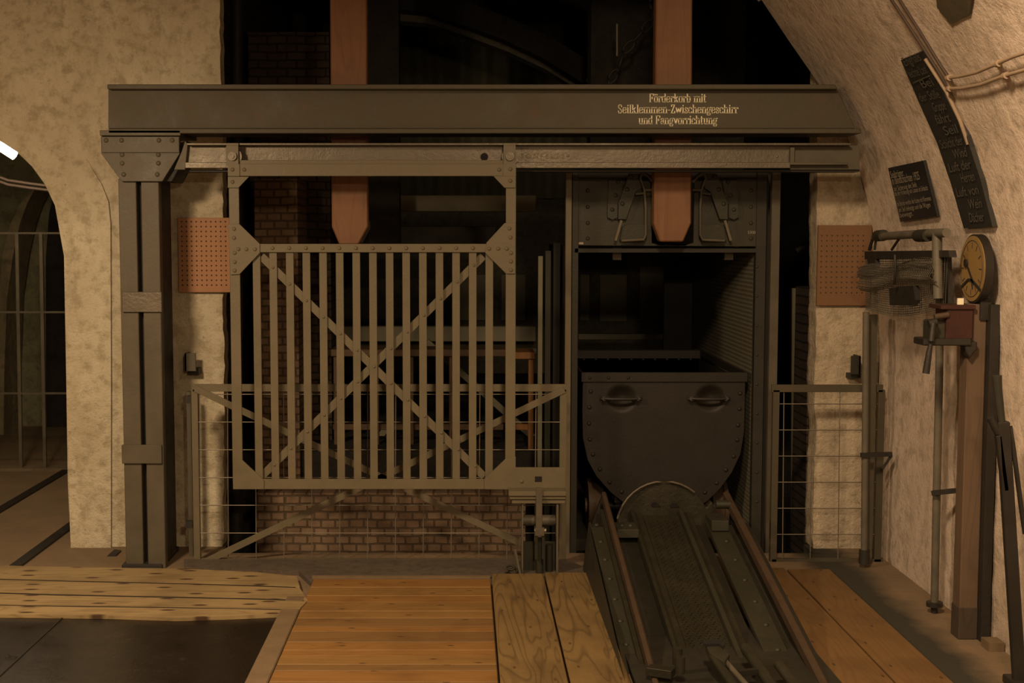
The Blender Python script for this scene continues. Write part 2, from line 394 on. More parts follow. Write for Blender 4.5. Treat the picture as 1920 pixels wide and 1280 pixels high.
struct(vaultmesh(fine, -3, 6.66, (.35, .15)).build('wall_right', M['plaster_r'], origin=(0, 0, 0)))
cp = [(wx(z), z) for z in zs(14, 2.75, 3.4)] + [(-.6, 3.44), (-1.4, 3.42), (-2.2, 3.3), (-2.8, 3.1), (-3.2, 2.8), (-3.4, 2.4)]
struct(vaultmesh(cp, -3, 6.72, (.1, .3)).build('ceiling', M['plaster_r'], origin=(0, 0, 0)))
struct(MB().box((-3.7, -3, 0), (-3.4, 6.72, 2.42)).build('wall_left', M['plaster'], origin=(0, 0, 0)))
struct(MB().box((-3.9, -3.2, 0), (2.6, -3, 3.7)).build('wall_back', M['plaster'], origin=(0, 0, 0)))

# front wall: left part with the side arch
WY = 6.76
rnd = random.Random(5)
def rough(pts, amp, n):
    out = []
    for (a, b) in zip(pts, pts[1:]):
        k = max(1, int(math.dist(a, b) / n))
        for i in range(k):
            t = i / k; out.append((a[0] + (b[0] - a[0]) * t + rnd.uniform(-amp, amp), a[1] + (b[1] - a[1]) * t + rnd.uniform(-amp, amp) * .4))
    out.append(pts[-1]); return out
arch = [(133, 1036), (127, 900), (124, 700), (122, 560), (120, 480), (114, 430), (103, 385), (84, 345), (60, 312), (32, 285), (0, 264), (-45, 243), (-95, 236), (-145, 243), (-200, 268), (-250, 312), (-285, 370), (-300, 440), (-305, 1050)]
edge = rough([(418, 1062), (419, 900), (421, 700), (418, 560), (419, 420), (416, 250), (413, 120), (411, -60)], 1.6, 14)
loop = [at(x, y, WY) for x, y in [(-420, -330), (-420, 1050)]] 
loop = [Vector((-3.5, WY, 3.55)), Vector((-3.5, WY, 0))] + [at(x, y, WY) for x, y in arch[::-1]] + [at(x, y, WY) for x, y in edge] + [Vector((-1.24, WY, 3.55))]
loop[1].z = 0
for v in loop:
    if v.z < .04: v.z = 0
wf = MB().prism(loop, (0, .11, 0))
struct(wf.build('wall_front', M['plaster'], origin=(0, 0, 0)))
outer = [(208, 1036), (208, 700), (207, 400), (203, 378), (190, 345), (172, 315), (155, 270), (120, 215), (60, 165), (-20, 145), (-95, 140)]
inn = [(133, 1036), (124, 700), (120, 480), (103, 385), (84, 345), (60, 312), (32, 285)]
out_ = [(208, 1036), (208, 700), (207, 420), (203, 378), (190, 345), (172, 315), (155, 285)]
rg = MB(); vs = []
for i, (a, b) in enumerate(zip(inn, out_)):
    Y = 6.735 if i < 4 else (6.74, 6.75, 6.764)[i - 4]
    for q in (a, b):
        p = at(q[0], q[1], Y); p.z = 0 if i == 0 else p.z; vs.append(p)
    for q in (a, b):
        p = at(q[0], q[1], Y); p.z = 0 if i == 0 else p.z; vs.append(Vector((p.x, 6.775, p.z)))
fs = []
for i in range(6):
    k = 4 * i; fs += [(k, k + 1, k + 5, k + 4), (k + 1, k + 3, k + 7, k + 5), (k + 2, k, k + 4, k + 6)]
rg.add(vs, fs)
struct(rg.build('trim_1', M['plaster'], origin=(0, 0, 0)), 'raised plaster band beside the side arch')
# right jamb and header
jamb = rough([(1533, -60), (1533, 330), (1531, 500), (1530, 640), (1526, 700), (1529, 780), (1532, 815), (1527, 860), (1524, 950), (1526, 1062)], 1.6, 14)
loop = [at(x, y, 6.72) for x, y in jamb] + [Vector((2.45, 6.72, 0)), Vector((2.45, 6.72, 2.95))]
for v in loop:
    if v.z < .05: v.z = 0
struct(MB().prism(loop, (0, .15, 0)).build('wall_front_right', M['plaster_jamb'], origin=(0, 0, 0)))
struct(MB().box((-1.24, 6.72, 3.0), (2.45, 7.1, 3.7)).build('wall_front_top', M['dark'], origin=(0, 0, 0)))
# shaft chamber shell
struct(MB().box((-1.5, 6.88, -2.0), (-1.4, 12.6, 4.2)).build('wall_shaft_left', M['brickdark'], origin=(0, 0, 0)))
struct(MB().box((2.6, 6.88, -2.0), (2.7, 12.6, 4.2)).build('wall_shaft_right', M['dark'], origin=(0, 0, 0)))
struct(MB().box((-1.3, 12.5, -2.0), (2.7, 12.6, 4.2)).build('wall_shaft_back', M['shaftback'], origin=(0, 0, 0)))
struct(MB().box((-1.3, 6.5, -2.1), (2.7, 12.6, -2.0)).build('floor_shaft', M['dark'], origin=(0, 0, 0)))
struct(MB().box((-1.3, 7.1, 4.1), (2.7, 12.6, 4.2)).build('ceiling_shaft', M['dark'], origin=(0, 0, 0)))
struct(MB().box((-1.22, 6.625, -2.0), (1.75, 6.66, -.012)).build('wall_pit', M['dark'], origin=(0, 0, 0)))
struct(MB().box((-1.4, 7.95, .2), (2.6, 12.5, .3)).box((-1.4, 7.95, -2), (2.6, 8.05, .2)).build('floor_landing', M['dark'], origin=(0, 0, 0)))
# left tunnel shell
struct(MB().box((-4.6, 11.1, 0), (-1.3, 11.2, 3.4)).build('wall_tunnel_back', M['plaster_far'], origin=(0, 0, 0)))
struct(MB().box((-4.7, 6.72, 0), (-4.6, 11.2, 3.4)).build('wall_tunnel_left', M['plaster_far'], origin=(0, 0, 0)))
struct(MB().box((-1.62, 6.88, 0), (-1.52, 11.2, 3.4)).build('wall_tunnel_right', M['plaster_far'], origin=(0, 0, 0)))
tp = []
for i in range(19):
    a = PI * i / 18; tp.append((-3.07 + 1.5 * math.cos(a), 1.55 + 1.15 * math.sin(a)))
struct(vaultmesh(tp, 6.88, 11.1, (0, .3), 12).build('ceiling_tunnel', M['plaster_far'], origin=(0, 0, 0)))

# threshold slab and pit edges
struct(MB().floor([(560, 1070), (345, 1062), (345, 1048), (1060, 1048), (1110, 1068), (1110, 1080), (920, 1093), (585, 1093)], .022, .05).build('trim_2', M['dirtstrip'], origin=(0, 0, 0)), 'dusty threshold strip along the shaft opening')
# ================================================================== SHAFT INTERIOR (behind the gate)
struct(MB().rect(482, 924, 985, 1200, 7.45, .25).build('wall_parapet', M['brick'], origin=(0, 0, 0)))
pb = MB().rect(480, 335, 560, 930, 7.9, .45)
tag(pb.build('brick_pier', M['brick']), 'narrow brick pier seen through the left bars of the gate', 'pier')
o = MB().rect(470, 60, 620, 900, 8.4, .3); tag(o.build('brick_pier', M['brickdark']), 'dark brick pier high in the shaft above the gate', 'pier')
def dull(name, px, Y, d, m, label, cat, bevel=.0):
    return tag(MB().rect(*px, Y, d).build(name, m, bevel=bevel), label, cat)
dull('timber_column', (690, -80, 748, 470), 8.3, .2, M['dark'], 'black shaft timber just right of the left guide timber', 'column')
dull('timber_column', (1108, -80, 1226, 330), 8.4, .25, M['dark'], 'broad black upright left of the right guide timber', 'column')
# corrugated sheet
cs = MB(); a = at(745, 60, 12.45); b = at(1110, 372, 12.45); n = 110; vs = []; fs = []
for i in range(n + 1):
    x = a.x + (b.x - a.x) * i / n; yy = 12.45 - .03 * math.cos(i / n * 2 * PI * 9)
    vs += [(x, yy, b.z), (x, yy, a.z), (x, yy + .01, b.z), (x, yy + .01, a.z)]
for i in range(n):
    p, q = 4 * i, 4 * (i + 1); fs += [(p, q, q + 1, p + 1), (p + 2, p + 3, q + 3, q + 2), (p, p + 2, q + 2, q), (p + 1, q + 1, q + 3, p + 3)]
cs.add(vs, fs, True)
M['corr'] = metal('corrugated_sheet_paint', (.22, .22, .15), (.28, .26, .18), .6)
tag(cs.build('corrugated_sheet', M['corr']), 'corrugated metal sheet hanging at the back of the shaft', 'sheet')
# curved arch girder in the shaft
def arcband(name, pts, wpx, Y, d, m, label, cat):
    up = [(x, y) for x, y in pts]; dn = [(x - wpx * .35, y + wpx) for x, y in pts]
    mb = MB()
    for (p, q), (r, t) in zip(zip(up, up[1:]), zip(dn, dn[1:])): mb.poly([p, q, t, r], Y, d)
    return tag(mb.build(name, m), label, cat)
P1 = [(740, -25), (810, -18), (880, 5), (960, 35), (1030, 68), (1090, 105), (1110, 118)]
arcband('arch_girder', [(x, y + 42) for x, y in P1], 20, 9.7, .2, M['shaftback'], 'curved grey arch rib high up behind the beam', 'rib')
arcband('arch_girder', P1, 40, 9.45, .2, M['dark'], 'thick black arch rib above the curved grey rib', 'rib')
M['shelf'] = metal('grey_green_shaft_steel', (.19, .18, .13), (.24, .22, .15), .6)
dull('cross_beam', (748, 366, 1005, 396), 8.6, .12, M['shelf'], 'upper grey cross beam behind the gate opening', 'beam', .004)
dull('cross_beam', (750, 424, 930, 462), 8.7, .12, M['greensteel'], 'short green cross beam below the upper grey one', 'beam', .004)
dull('cross_beam', (560, 612, 1005, 640), 9.0, .12, M['shelf'], 'long grey cross beam halfway down behind the bars', 'beam', .004)
t = tag(MB().tube([Vector((-1.4, 9.3, at(700, 652, 9.3).z)), at(1005, 652, 9.3)], .05, 14).build('shaft_pipe', M['shelf']), 'horizontal pipe below the long grey cross beam', 'pipe')
for k, (x0, x1, y0, y1) in enumerate([(940, 985, 515, 600), (860, 925, 515, 600), (1125, 1175, 515, 602), (1088, 1105, 515, 600), (1200, 1245, 500, 600)]):
    dull('wall_panel', (x0, y0, x1, y1), 12.44, .05, M['corr'], ['green panel right of the gate bars at the shaft back', 'green panel behind the gate at the shaft back', 'tall pale panel seen through the cage opening', 'narrow panel seen at the cage left edge', 'faint panel right of the pale one in the cage opening'][k], 'panel')
dull('cross_beam', (1085, 626, 1245, 636), 11.0, .08, M['shelf'], 'thin grey bar low behind the cage opening', 'beam')
# wooden trestle and stool-like frames behind the bars
def frame(name, label, x0, x1, y0, y1, Y, m, legs, rails, w=10):
    r = thing(name, label, 'trestle', at((x0 + x1) / 2, y1, Y))
    MB().rect(x0, y0, x1, y0 + 13, Y - .02, .26).build('top_board', m, r, .003)
    for lx in legs: MB().box((at(lx, y0 + 13, Y).x, Y, .3), (at(lx + w, y0, Y).x, Y + .03, at(lx, y0 + 13, Y).z)).build('leg', m, r, .003)
    for ry in rails: MB().rect(x0 + 4, ry, x1 - 4, ry + 11, Y + .035, .03).build('rail', m, r, .003)
    return r
M['dullwood'] = wood('dull_trestle_wood', (.14, .085, .045), (.10, .06, .03), 'x', .7, .6, knots=False)
frame('wooden_trestle', 'dull brown wooden trestle behind the lower gate bars', 620, 948, 655, 870, 8.2, M['dullwood'], [625, 700, 765, 842, 915], [795])
frame('wooden_stool', 'orange wooden stool frame right of the gate', 952, 1003, 660, 835, 8.0, M['orangewood'], [955, 991], [795])
for (x0, y0, x1, y1, lb) in [(640, 905, 735, 790, 'left'), (1012, 830, 800, 640, 'right')]:
    tag(MB().bar(at(x0, y0, 8.6), at(x1, y1, 8.6), .04, .05, (0, 1, 0)).build('slanted_strut', M['shelf']), 'slanted grey strut behind the %s gate bars' % lb, 'strut')
# shaft uprights between gate and cage
for k, (x0, x1, y0, m) in enumerate([(1008, 1016, 480, 'shelf'), (1021, 1031, 470, 'greensteel'), (1036, 1048, 455, 'steel_shade')]):
    tag(MB().rect(x0, y0, x1, 1200, 7.4, .06).build('shaft_upright', M[m]), ['leftmost of three thin uprights left of the cage', 'middle of three thin uprights left of the cage', 'rightmost dark upright of three left of the cage'][k], 'upright')
tag(MB().tube([at(444, -80, 7.4), at(444, 1060, 7.4)], .035, 14).build('vertical_pipe', M['darksteel']), 'dark vertical pipe just inside the left shaft edge', 'pipe')
tag(MB().tube([at(1495, 540, 7.6), at(1492, 1200, 7.6)], .032, 14).build('vertical_pipe', M['shelf']), 'dull vertical pipe behind the right mesh barrier', 'pipe')
dull('brick_column', (1512, 540, 1532, 1100), 7.2, .3, M['brickdark'], 'dark brick column at the right shaft edge', 'column')
tag(MB().tube([at(1492, 470, 7.5), at(1535, 448, 7.5)], .02, 10).build('slanted_pipe', M['darksteel']), 'short slanted pipe high behind the right shaft edge', 'pipe')
# chain bundle
ch = thing('hanging_chain', 'dim hanging chain and rod above the beam left of the right guide', 'chain', at(1157, 150, 7.9))
pth = [at(1232, -60, 7.9), at(1222, 40, 7.9), at(1190, 75, 7.9), at(1168, 100, 7.9), at(1160, 128, 7.9), at(1140, 158, 7.9)]
L_ = []
for a, b in zip(pth, pth[1:]):
    n = max(1, round((b - a).length / .075))
    for k in range(n): L_.append((a.lerp(b, k / n), a.lerp(b, (k + 1) / n)))
for k, (a, b) in enumerate(L_):
    d = (b - a); u = d.normalized(); sd = Vector((0, 1, 0)) if k % 2 else u.cross(Vector((0, 1, 0))).normalized(); c = (a + b) / 2
    MB().tube([c + u * .048 * math.cos(t * PI / 6) + sd * .022 * math.sin(t * PI / 6) for t in range(13)], .008, 6, False).build('chain_link', M['darksteel'], ch)
MB().tube([at(1157, 45, 7.9), at(1157, 105, 7.9)], .006, 8).build('rod', M['shelf'], ch)

# ================================================================== LEFT TUNNEL
for k, X in enumerate((-2.70, -2.165)):
    tag(MB().box((X - .028, 5.0, .0), (X + .028, 11.05, .012)).build('floor_rail', M['iron']), ['dark floor rail farther left in the side tunnel', 'dark floor rail nearer the plaster pillar'][k], 'rail')
g = thing('bar_grille', 'iron bar grille closing the side tunnel on the left', 'grille', at(0, 885, 9.0))
for y, h in ((437, 3), (585, 3), (737, 3), (884, 5)): MB().bar(at(-280, y, 9.0), at(150, y, 9.0), .02, .006 * h / 1.4, (0, 0, 1)).build('cross_bar', M['pipe'], g)
for x in (-210, -165, -120, -75, -30, 32, 77, 142): MB().bar(at(x, 435, 9.0), at(x + 8 * (77 - 32) / 45, 886, 9.0), .022, .022, (0, 1, 0)).build('upright_bar', M['pipe'], g)
MB().rect(-280, 878, 150, 893, 8.96, .1).build('kerb', M['concrete'], g)
struct(MB().poly([(86, 1000), (86, 480), (92, 400), (108, 330), (140, 300), (240, 300), (240, 1000)], 11.04, .05).build('dark_opening_1', M['dark'], origin=(0, 0, 0)))  # flat dark sheet paints the shade of an open archway
# groin rib
rb = MB(); pts = [(66, 352), (45, 380), (28, 420), (14, 480), (6, 560), (2, 700), (0, 860)]
wd = [2, 12, 18, 20, 14, 12, 12]
for i in range(len(pts) - 1):
    (x0, y0), (x1, y1) = pts[i], pts[i + 1]; rb.poly([(x0 - wd[i] * .5, y0), (x0 + wd[i] * .5, y0), (x1 + wd[i + 1] * .5, y1), (x1 - wd[i + 1] * .5, y1)], 10.6, .4)
M['rib'] = plaster('pale_rib', (.30, .25, .16), (.24, .20, .13), (.18, .15, .1))
struct(rb.build('trim_4', M['rib'], origin=(0, 0, 0)), 'pale groin rib in the side tunnel')
for k, dy in enumerate((0, 8)):
    tag(MB().tube([at(-120, 318 + dy, 8.3), at(-20, 325 + dy, 8.3), at(15, 338 + dy, 8.3), at(55, 344 + dy, 8.3), at(120, 352 + dy, 8.3)], .010, 8).build('tunnel_cable', M['rub']), ['upper of two cables under the side tunnel vault', 'lower of two cables under the side tunnel vault'][k], 'cable')
lt = thing('tube_lamp', 'glaring lamp tube under the side arch at the left edge', 'lamp', at(-30, 260, 7.7))
MB().tube([at(-130, 232, 7.7), at(-40, 262, 7.7), at(0, 274, 7.7), at(28, 292, 7.7)], .026, 12).build('tube', M['lampglow'], lt)
MB().tube([at(-130, 226, 7.74), at(-40, 254, 7.74), at(0, 266, 7.74)], .020, 12).build('housing', M['pipe'], lt)
l = bpy.data.lights.new('tunnel_lamp', 'POINT'); l.energy = 14; l.color = WARM; l.shadow_soft_size = .1
lo = bpy.data.objects.new('tunnel_lamp', l); COL.objects.link(lo); lo.location = at(-20, 300, 7.75)

# ================================================================== FLOOR COVERING
for k, (top, bot) in enumerate([([(-300, 1052), (100, 1062), (350, 1066), (480, 1072), (556, 1080)], [(-300, 1078), (130, 1089), (350, 1094), (480, 1098), (562, 1101)]),
                                 ([(-300, 1079), (130, 1090), (350, 1095), (480, 1099), (562, 1102)], [(-300, 1102), (100, 1115), (350, 1120), (480, 1123), (577, 1126)]),
                                 ([(-300, 1103), (100, 1116), (350, 1121), (480, 1124), (575, 1127)], [(-300, 1128), (100, 1136), (350, 1139), (480, 1141), (562, 1143)]),
                                 ([(-300, 1129), (100, 1137), (350, 1140), (480, 1142), (560, 1144)], [(-300, 1152), (60, 1154), (200, 1156), (330, 1160), (430, 1157), (525, 1153), (545, 1149)])]):
    tb = rough(top, .5, 60); bb = rough([(x, y - 2.2) for x, y in bot], .5, 60)
    tag(MB().floor(tb + bb[::-1], .028 - .0015 * (k % 2), .026).build('floor_plank', M['pale']),
        ['pale spruce plank nearest the steel post', 'second pale cross plank counted from the steel post', 'third pale cross plank counted from the steel post', 'pale cross plank bordering the black floor sheet'][k], 'plank', 'pale planks beside the black sheet')
struct(MB().floor([(-300, 1056), (100, 1066), (350, 1070), (480, 1076), (548, 1086), (566, 1128), (540, 1144), (330, 1153), (60, 1148), (-300, 1146)], .0245, .0245).build('trim_3', M['seam'], origin=(0, 0, 0)), 'dark bedding added as shade in the gaps of the pale cross planks')
o = MB().floor([(-300, 1150), (540, 1150), (465, 1290), (465, 1700), (-300, 1700)], .012, .012)
tag(o.build('floor_sheet', M['sheet']), 'black glossy floor sheet in front of the pale cross planks', 'floor sheet')
tag(MB().bar(fl(-20, 1285, .0135), fl(120, 1155, .0135), .006, .003).build('sheet_seam', M['hole']), 'thin diagonal seam in the black floor sheet', 'seam')
dk = thing('wooden_decking', 'orange brown board decking in front of the sliding gate', 'decking', (-.28, 5.3, 0))
rnd = random.Random(11); y = 6.02; ms = ['deck', 'deck2', 'deck', 'deck2', 'deck2', 'deck3', 'deck', 'deck3', 'deck', 'deck', 'deck2', 'deck3', 'deck', 'deck2', 'deck', 'deck3', 'deck', 'deck2']
k = 0
while y > 3.6:
    wdt = rnd.choice((.07, .1, .12, .14)); MB().box((-.69, y - wdt + .003, 0), (.12, y, .022 + rnd.uniform(0, .002))).build('board', M[ms[k % len(ms)]], dk, .002); y -= wdt; k += 1
tag(MB().box((-.775, 3.6, 0), (-.693, 5.72, .027)).build('edge_strip', M['strip'], bevel=.004), 'grey brown timber strip along the left side of the decking', 'strip')
tag(MB().box((-.70, 6.03, .0), (.12, 6.05, .034)).build('edge_angle', M['strip']), 'thin metal edge at the far end of the decking', 'edging')
for k, (a, b) in enumerate(((.128, .366), (.374, .585))):
    tag(MB().box((a, 3.6, 0), (b, 6.06 + .02 * k, .04)).build('floor_plank', M['paley'], bevel=.004),
        ['pale grained plank between the decking and its twin', 'pale grained plank right beside the ramp'][k], 'plank', 'two long pale planks')
for k, (a, b) in enumerate(((1.335, 1.525), (1.533, 1.735))):
    tag(MB().box((a, 3.6, 0), (b, 6.25 - .03 * k, .02)).build('floor_plank', M['rightwood'], bevel=.003),
        ['worn brown plank touching the right side of the ramp', 'worn brown plank nearer the vaulted wall'][k], 'plank', 'worn planks right of the ramp')

# ================================================================== STEEL POST
p = thing('steel_post', 'built-up riveted steel post in front of the plaster pillar', 'post', at(268, 1066, 6.31))
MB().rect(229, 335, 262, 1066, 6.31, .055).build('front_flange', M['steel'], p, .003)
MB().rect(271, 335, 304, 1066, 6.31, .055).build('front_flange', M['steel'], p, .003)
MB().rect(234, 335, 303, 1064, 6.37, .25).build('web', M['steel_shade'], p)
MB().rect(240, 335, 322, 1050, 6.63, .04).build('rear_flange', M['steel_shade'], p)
mb = MB().rect(229, 547, 303, 585, 6.295, .015)
mb.build('batten_plate', M['rail'], p, .002)['label'] = 'upper pale worn batten plate'
MB().rect(228, 834, 303, 869, 6.295, .015).build('batten_plate', M['steel'], p, .002)
cpl = MB().poly([(189, 252), (337, 252), (337, 288), (304, 340), (228, 340), (190, 288)], 6.285, .018)
cpl.rect(187, 244, 338, 254, 6.25, .38)
cpl.rect(190, 256, 336, 286, 6.275, .012)
for (x, y) in [(199, 263), (228, 263), (298, 263), (323, 263)]: cpl.rivet(at(x, y, 6.275), r=.012)
for (x, y) in [(229, 290), (297, 290), (229, 306), (297, 306), (232, 327), (295, 327)]: cpl.rivet(at(x, y, 6.285), r=.012)
cpl.build('cap_gusset', M['steel'], p, .002)
MB().poly([(337, 268), (337, 290), (304, 340), (322, 340), (350, 290), (350, 264)], 6.33, .25).build('side_bracket', M['steel_shade'], p, .002)
MB().rect(228, 1058, 304, 1067, 6.295, .38).build('foot_plate', M['steel_shade'], p, .003)
# ================================================================== BEAM
bY = 6.25
p = thing('steel_beam', 'long horizontal olive steel beam with cream German lettering', 'beam', at(880, 244, bY))
bm = MB()
def beamprism(pxs, Y, d): bm.poly(pxs, Y, d)
bm.poly([(201, 158), (1566, 158), (1571, 167), (201, 167)], bY, .24)
bm.poly([(203, 166), (1570, 166), (1604, 241), (203, 241)], bY + .06, .03)
bm.poly([(203, 241), (1612, 241), (1616, 250), (203, 250)], bY, .24)
bmo = bm.build('beam', M['beam'], p, .003)
# three lettering lines are made by slab() below
# rail
rl = thing('sliding_rail', 'worn horizontal steel rail the gate rolls along', 'rail', at(980, 315, 6.22))
rY = 6.24
r1 = MB().rect(350, 268, 1596, 272, rY - .03, .10).rect(347, 272, 1482, 315, rY + .03, .02).rect(347, 304, 1482, 315, rY - .005, .04)
r1.build('rail', M['rail'], rl, .002)
MB().rect(1482, 272, 1612, 318, rY + .035, .06).rect(1482, 276, 1490, 306, rY, .05).rect(1482, 304, 1590, 309, rY - .01, .05).build('end_bracket', M['steel'], rl, .002)['label'] = 'dull olive end bracket set in the plaster'
MB().poly([(352, 270), (347, 318), (326, 318), (340, 285), (347, 264)], rY + .0, .03).build('end_stop', M['steel'], rl, .002)
MB().disc(at(908, 294, rY + .031), (0, -1, 0), .018, .003).build('bolt_hole', M['hole'], rl)
MB().rivet(at(1065, 292, rY + .03), r=.007).rivet(at(1457, 293, rY + .03), r=.007).build('bolt', M['wire'], rl)
text('stamped_lettering', 'S O N F E L 1 2', M['strip'], at(977, 297, rY + .029), at(1058, 297, rY + .029), (0, 0, 1), .022, rl, .001)
# backing channel above rail
MB().rect(345, 318, 1612, 322, rY + .05, .1).build('rear_angle', M['steel_shade'], rl)

# ================================================================== SLIDING GATE
gY = 6.20
gt = thing('sliding_gate', 'riveted sliding gate of vertical bars with crossed braces', 'gate', at(697, 917, gY))
GM = M['gate']
MB().rect(427, 307, 967, 330, gY, .012).rect(427, 300, 967, 308, gY + .012, .012).build('top_rail', GM, gt, .0015)
for (xt, xb, w_) in ((427, 436, 20), (946, 947, 20)):
    a = at(xt + w_ / 2, 310, gY); b = at(xb + w_ / 2 + (2 if xt > 900 else 0), 905, gY)
    a.x = b.x = (a.x + b.x) / 2
    MB().box((a.x - .0235, gY + .004, b.z), (a.x + .0235, gY + .016, a.z)).build('stile', GM, gt, .0015)
mr = MB().rect(486, 457, 912, 473, gY, .012)
mr = mr.build('middle_rail', GM, gt, .0015)
rivs([at(511 + 31.3 * i, 465, gY) for i in range(13)], GM, mr, .0095)
MB().rect(494, 898, 908, 917, gY, .012).build('bottom_rail', GM, gt, .0015)
for i in range(15):
    a = at(480 + 31.4 * i, 470, gY + .012); b = at(486.5 + 30.6 * i, 905, gY + .012); x = (a.x + b.x) / 2
    MB().box((x - .0178, gY + .012, b.z), (x + .0178, gY + .020, a.z)).build('bar', GM, gt, .001)
def xbar(x0, y0, x1, y1, Y):
    mb = MB().bar(at(x0, y0, Y), at(x1, y1, Y), .036, .007, (0, 1, 0))
    return mb
d1 = xbar(490, 480, 908, 893, gY + .026); d2 = xbar(906, 480, 490, 893, gY + .034)
d1.build('brace', GM, gt); d2.build('brace', GM, gt)
rv = []
for i in range(1, 14):
    x = 480 + 31.4 * i + .2; t = (x - 490) / 418; t2 = (906 - x) / 416
    rv.append(at(x + t * 3, 480 + 413 * t, gY + .012))
    if i != 7: rv.append(at(x + t2 * 3, 480 + 413 * t2, gY + .012))
rivs(rv, GM, gt, .0072)
def gusset(pts, riv, Y=gY - .006):
    mb = MB().poly(pts, Y, .008)
    rivs([at(r[0], r[1], Y) for r in riv], GM, mb.build('gusset', GM, gt, .001), .0098)
gusset([(427, 331), (467, 331), (447, 352), (427, 352)], [(436, 341)])
gusset([(967, 330), (925, 330), (946, 352), (967, 352)], [(957, 339)])
gusset([(428, 420), (449, 420), (487, 457), (487, 474), (449, 514), (432, 515)], [(439, 429), (439, 446), (447, 467), (462, 467), (478, 467), (440, 474), (440, 491), (440, 507)])
gusset([(967, 418), (946, 418), (912, 455), (910, 474), (949, 513), (966, 513)], [(955, 428), (957, 445), (917, 466), (934, 466), (950, 466), (958, 474), (958, 490), (958, 506)])
gusset([(436, 862), (454, 862), (495, 900), (495, 917), (437, 917)], [])
gusset([(967, 856), (950, 858), (908, 898), (908, 917), (1060, 919), (1060, 876), (967, 876)], [(978, 902)])
for (x0, x1, rs_) in ((427, 449, ((436, 318), (458, 318))), (944, 967, ((936, 318), (957, 317)))):
    tr = MB().rect(x0, 308, x1, 330, gY - .006, .006).build('corner_plate', GM, gt)
    rivs([at(x, y, gY - (.006 if x0 < x < x1 else 0)) for x, y in rs_], GM, tr, .0098)
for x in (437, 957):
    h = MB().rect(x - 13, 273, x + 10, 310, gY - .004, .008).rect(x - 13, 268, x + 10, 273, gY - .004, .09)
    h = h.build('hanger', GM, gt, .001)
    MB().disc(at(x, 293, gY + .01), (0, 1, 0), .04, .022).disc(at(x - 1, 293, gY - .006), (0, -1, 0), .020, .012).disc(at(x - 1, 293, gY - .006), (0, -1, 0), .011, .018, 8).build('roller', M['rail'], h)
MB().rect(1003, 893, 1016, 903, gY - .008, .004).build('latch_slot', M['hole'], gt)

# ================================================================== GATE LATCH STAND
lY = 6.14
ls = thing('latch_stand', 'small steel latch stand with clevis rod under the gate corner', 'latch', at(1012, 1090, lY))
MB().rect(954, 921, 1062, 930, lY - .04, .16).rect(956, 930, 1061, 936, lY - .03, .14).rect(960, 936, 1060, 944, lY - .02, .12).build('table_plate', M['gate'], ls, .002)
MB().rect(978, 943, 981, 1088, lY - .01, .07).build('side_plate', M['steel'], ls)
MB().rect(1043, 943, 1047, 1088, lY - .01, .07).build('side_plate', M['steel'], ls)
MB().tube([at(980, 975, lY + .06), at(1046, 975, lY + .06)], .026, 14).build('cross_tube', M['steel'], ls)
MB().rect(1005, 915, 1017, 990, lY - .05, .02).rect(1003, 990, 1021, 1005, lY - .06, .035).build('pull_rod', M['rail'], ls, .002)
MB().tube([at(1002, 994, lY - .05), at(1024, 994, lY - .05)], .010, 10).build('pin', M['wire'], ls)
MB().rect(1003, 1000, 1008, 1048, lY - .05, .02).rect(1016, 1000, 1021, 1048, lY - .05, .02).build('clevis', M['ramp'], ls)
MB().tube([at(1012, 1008, lY), at(1012, 1058, lY), at(1012, 1090, lY)], .018, 10).tube([at(1030, 1020, lY + .03), at(1030, 1085, lY + .03)], .016, 8).build('lower_rod', M['darksteel'], ls)
MB().rect(981, 1015, 1043, 1085, lY + .05, .01).build('rear_plate', M['greensteel'], ls)
MB().rect(940, 1082, 1052, 1096, lY - .06, .16).build('base_plate', M['dirtstrip'], ls, .003)
cc = MB()
for i in range(5): cc.tube([at(958 + 5 * math.sin(i * 2), 1064 + i * 6, lY - .03) + Vector((.018 * math.cos(t * PI / 5), .01 * math.sin(t * PI / 5), .008 * math.sin(t * PI / 5))) for t in range(11)], .005, 6)
cc.build('chain', M['ramp'], ls)
tag(MB().bar(at(965, 1030, lY + .02), at(976, 1084, lY - .04), .01, .012).build('drop_pin', M['steel']), 'small slanted pin leaning left of the latch stand', 'pin')

# ================================================================== MESH BARRIERS
def barrier(name, label, x0, x1, y0, y1, Y, vx, hy, diag, mw, parts):
    b = thing(name, label, 'barrier', at((x0 + x1) / 2, y1, Y))
    MB().rect(x0, y0, x1, y0 + 14, Y, .012).build('top_rail', mw, b, .001)
    MB().rect(x0, y1 - 13, x1, y1, Y, .03).build('bottom_rail', mw, b, .001)
    MB().rect(x0, y0 + 10, x0 + 12, y1, Y, .03).build('stile', mw, b, .001)
    MB().rect(x1 - 13, y0 + 10, x1, y1, Y, .03).build('stile', mw, b, .001)
    ms_ = MB()
    for x in vx: ms_.tube([at(x[0], y0 + 5, Y + .012), at(x[1], y1 - 5, Y + .012)], .0026, 5, False)
    for y in hy: ms_.tube([at(x0 + 5, y, Y + .009), at(x1 - 5, y, Y + .009)], .0026, 5, False)
    ms_.build('wire_mesh', M['wire'], b)
    for d in diag: MB().bar(at(d[0], d[1], Y - .004), at(d[2], d[3], Y - .004), .032, .006, (0, 1, 0)).build('brace', mw, b)
    return b
b = barrier('mesh_barrier', 'wide wire mesh barrier with crossed braces behind the sliding gate', 361, 1062, 720, 1061, 6.42,
            [(374 + 52.6 * i, 376 + 52.2 * i) for i in range(0, 13)], [739 + 52 * i for i in range(7)],
            [(366, 728, 1056, 1056), (1058, 730, 378, 1056)], M['gate'], 1)
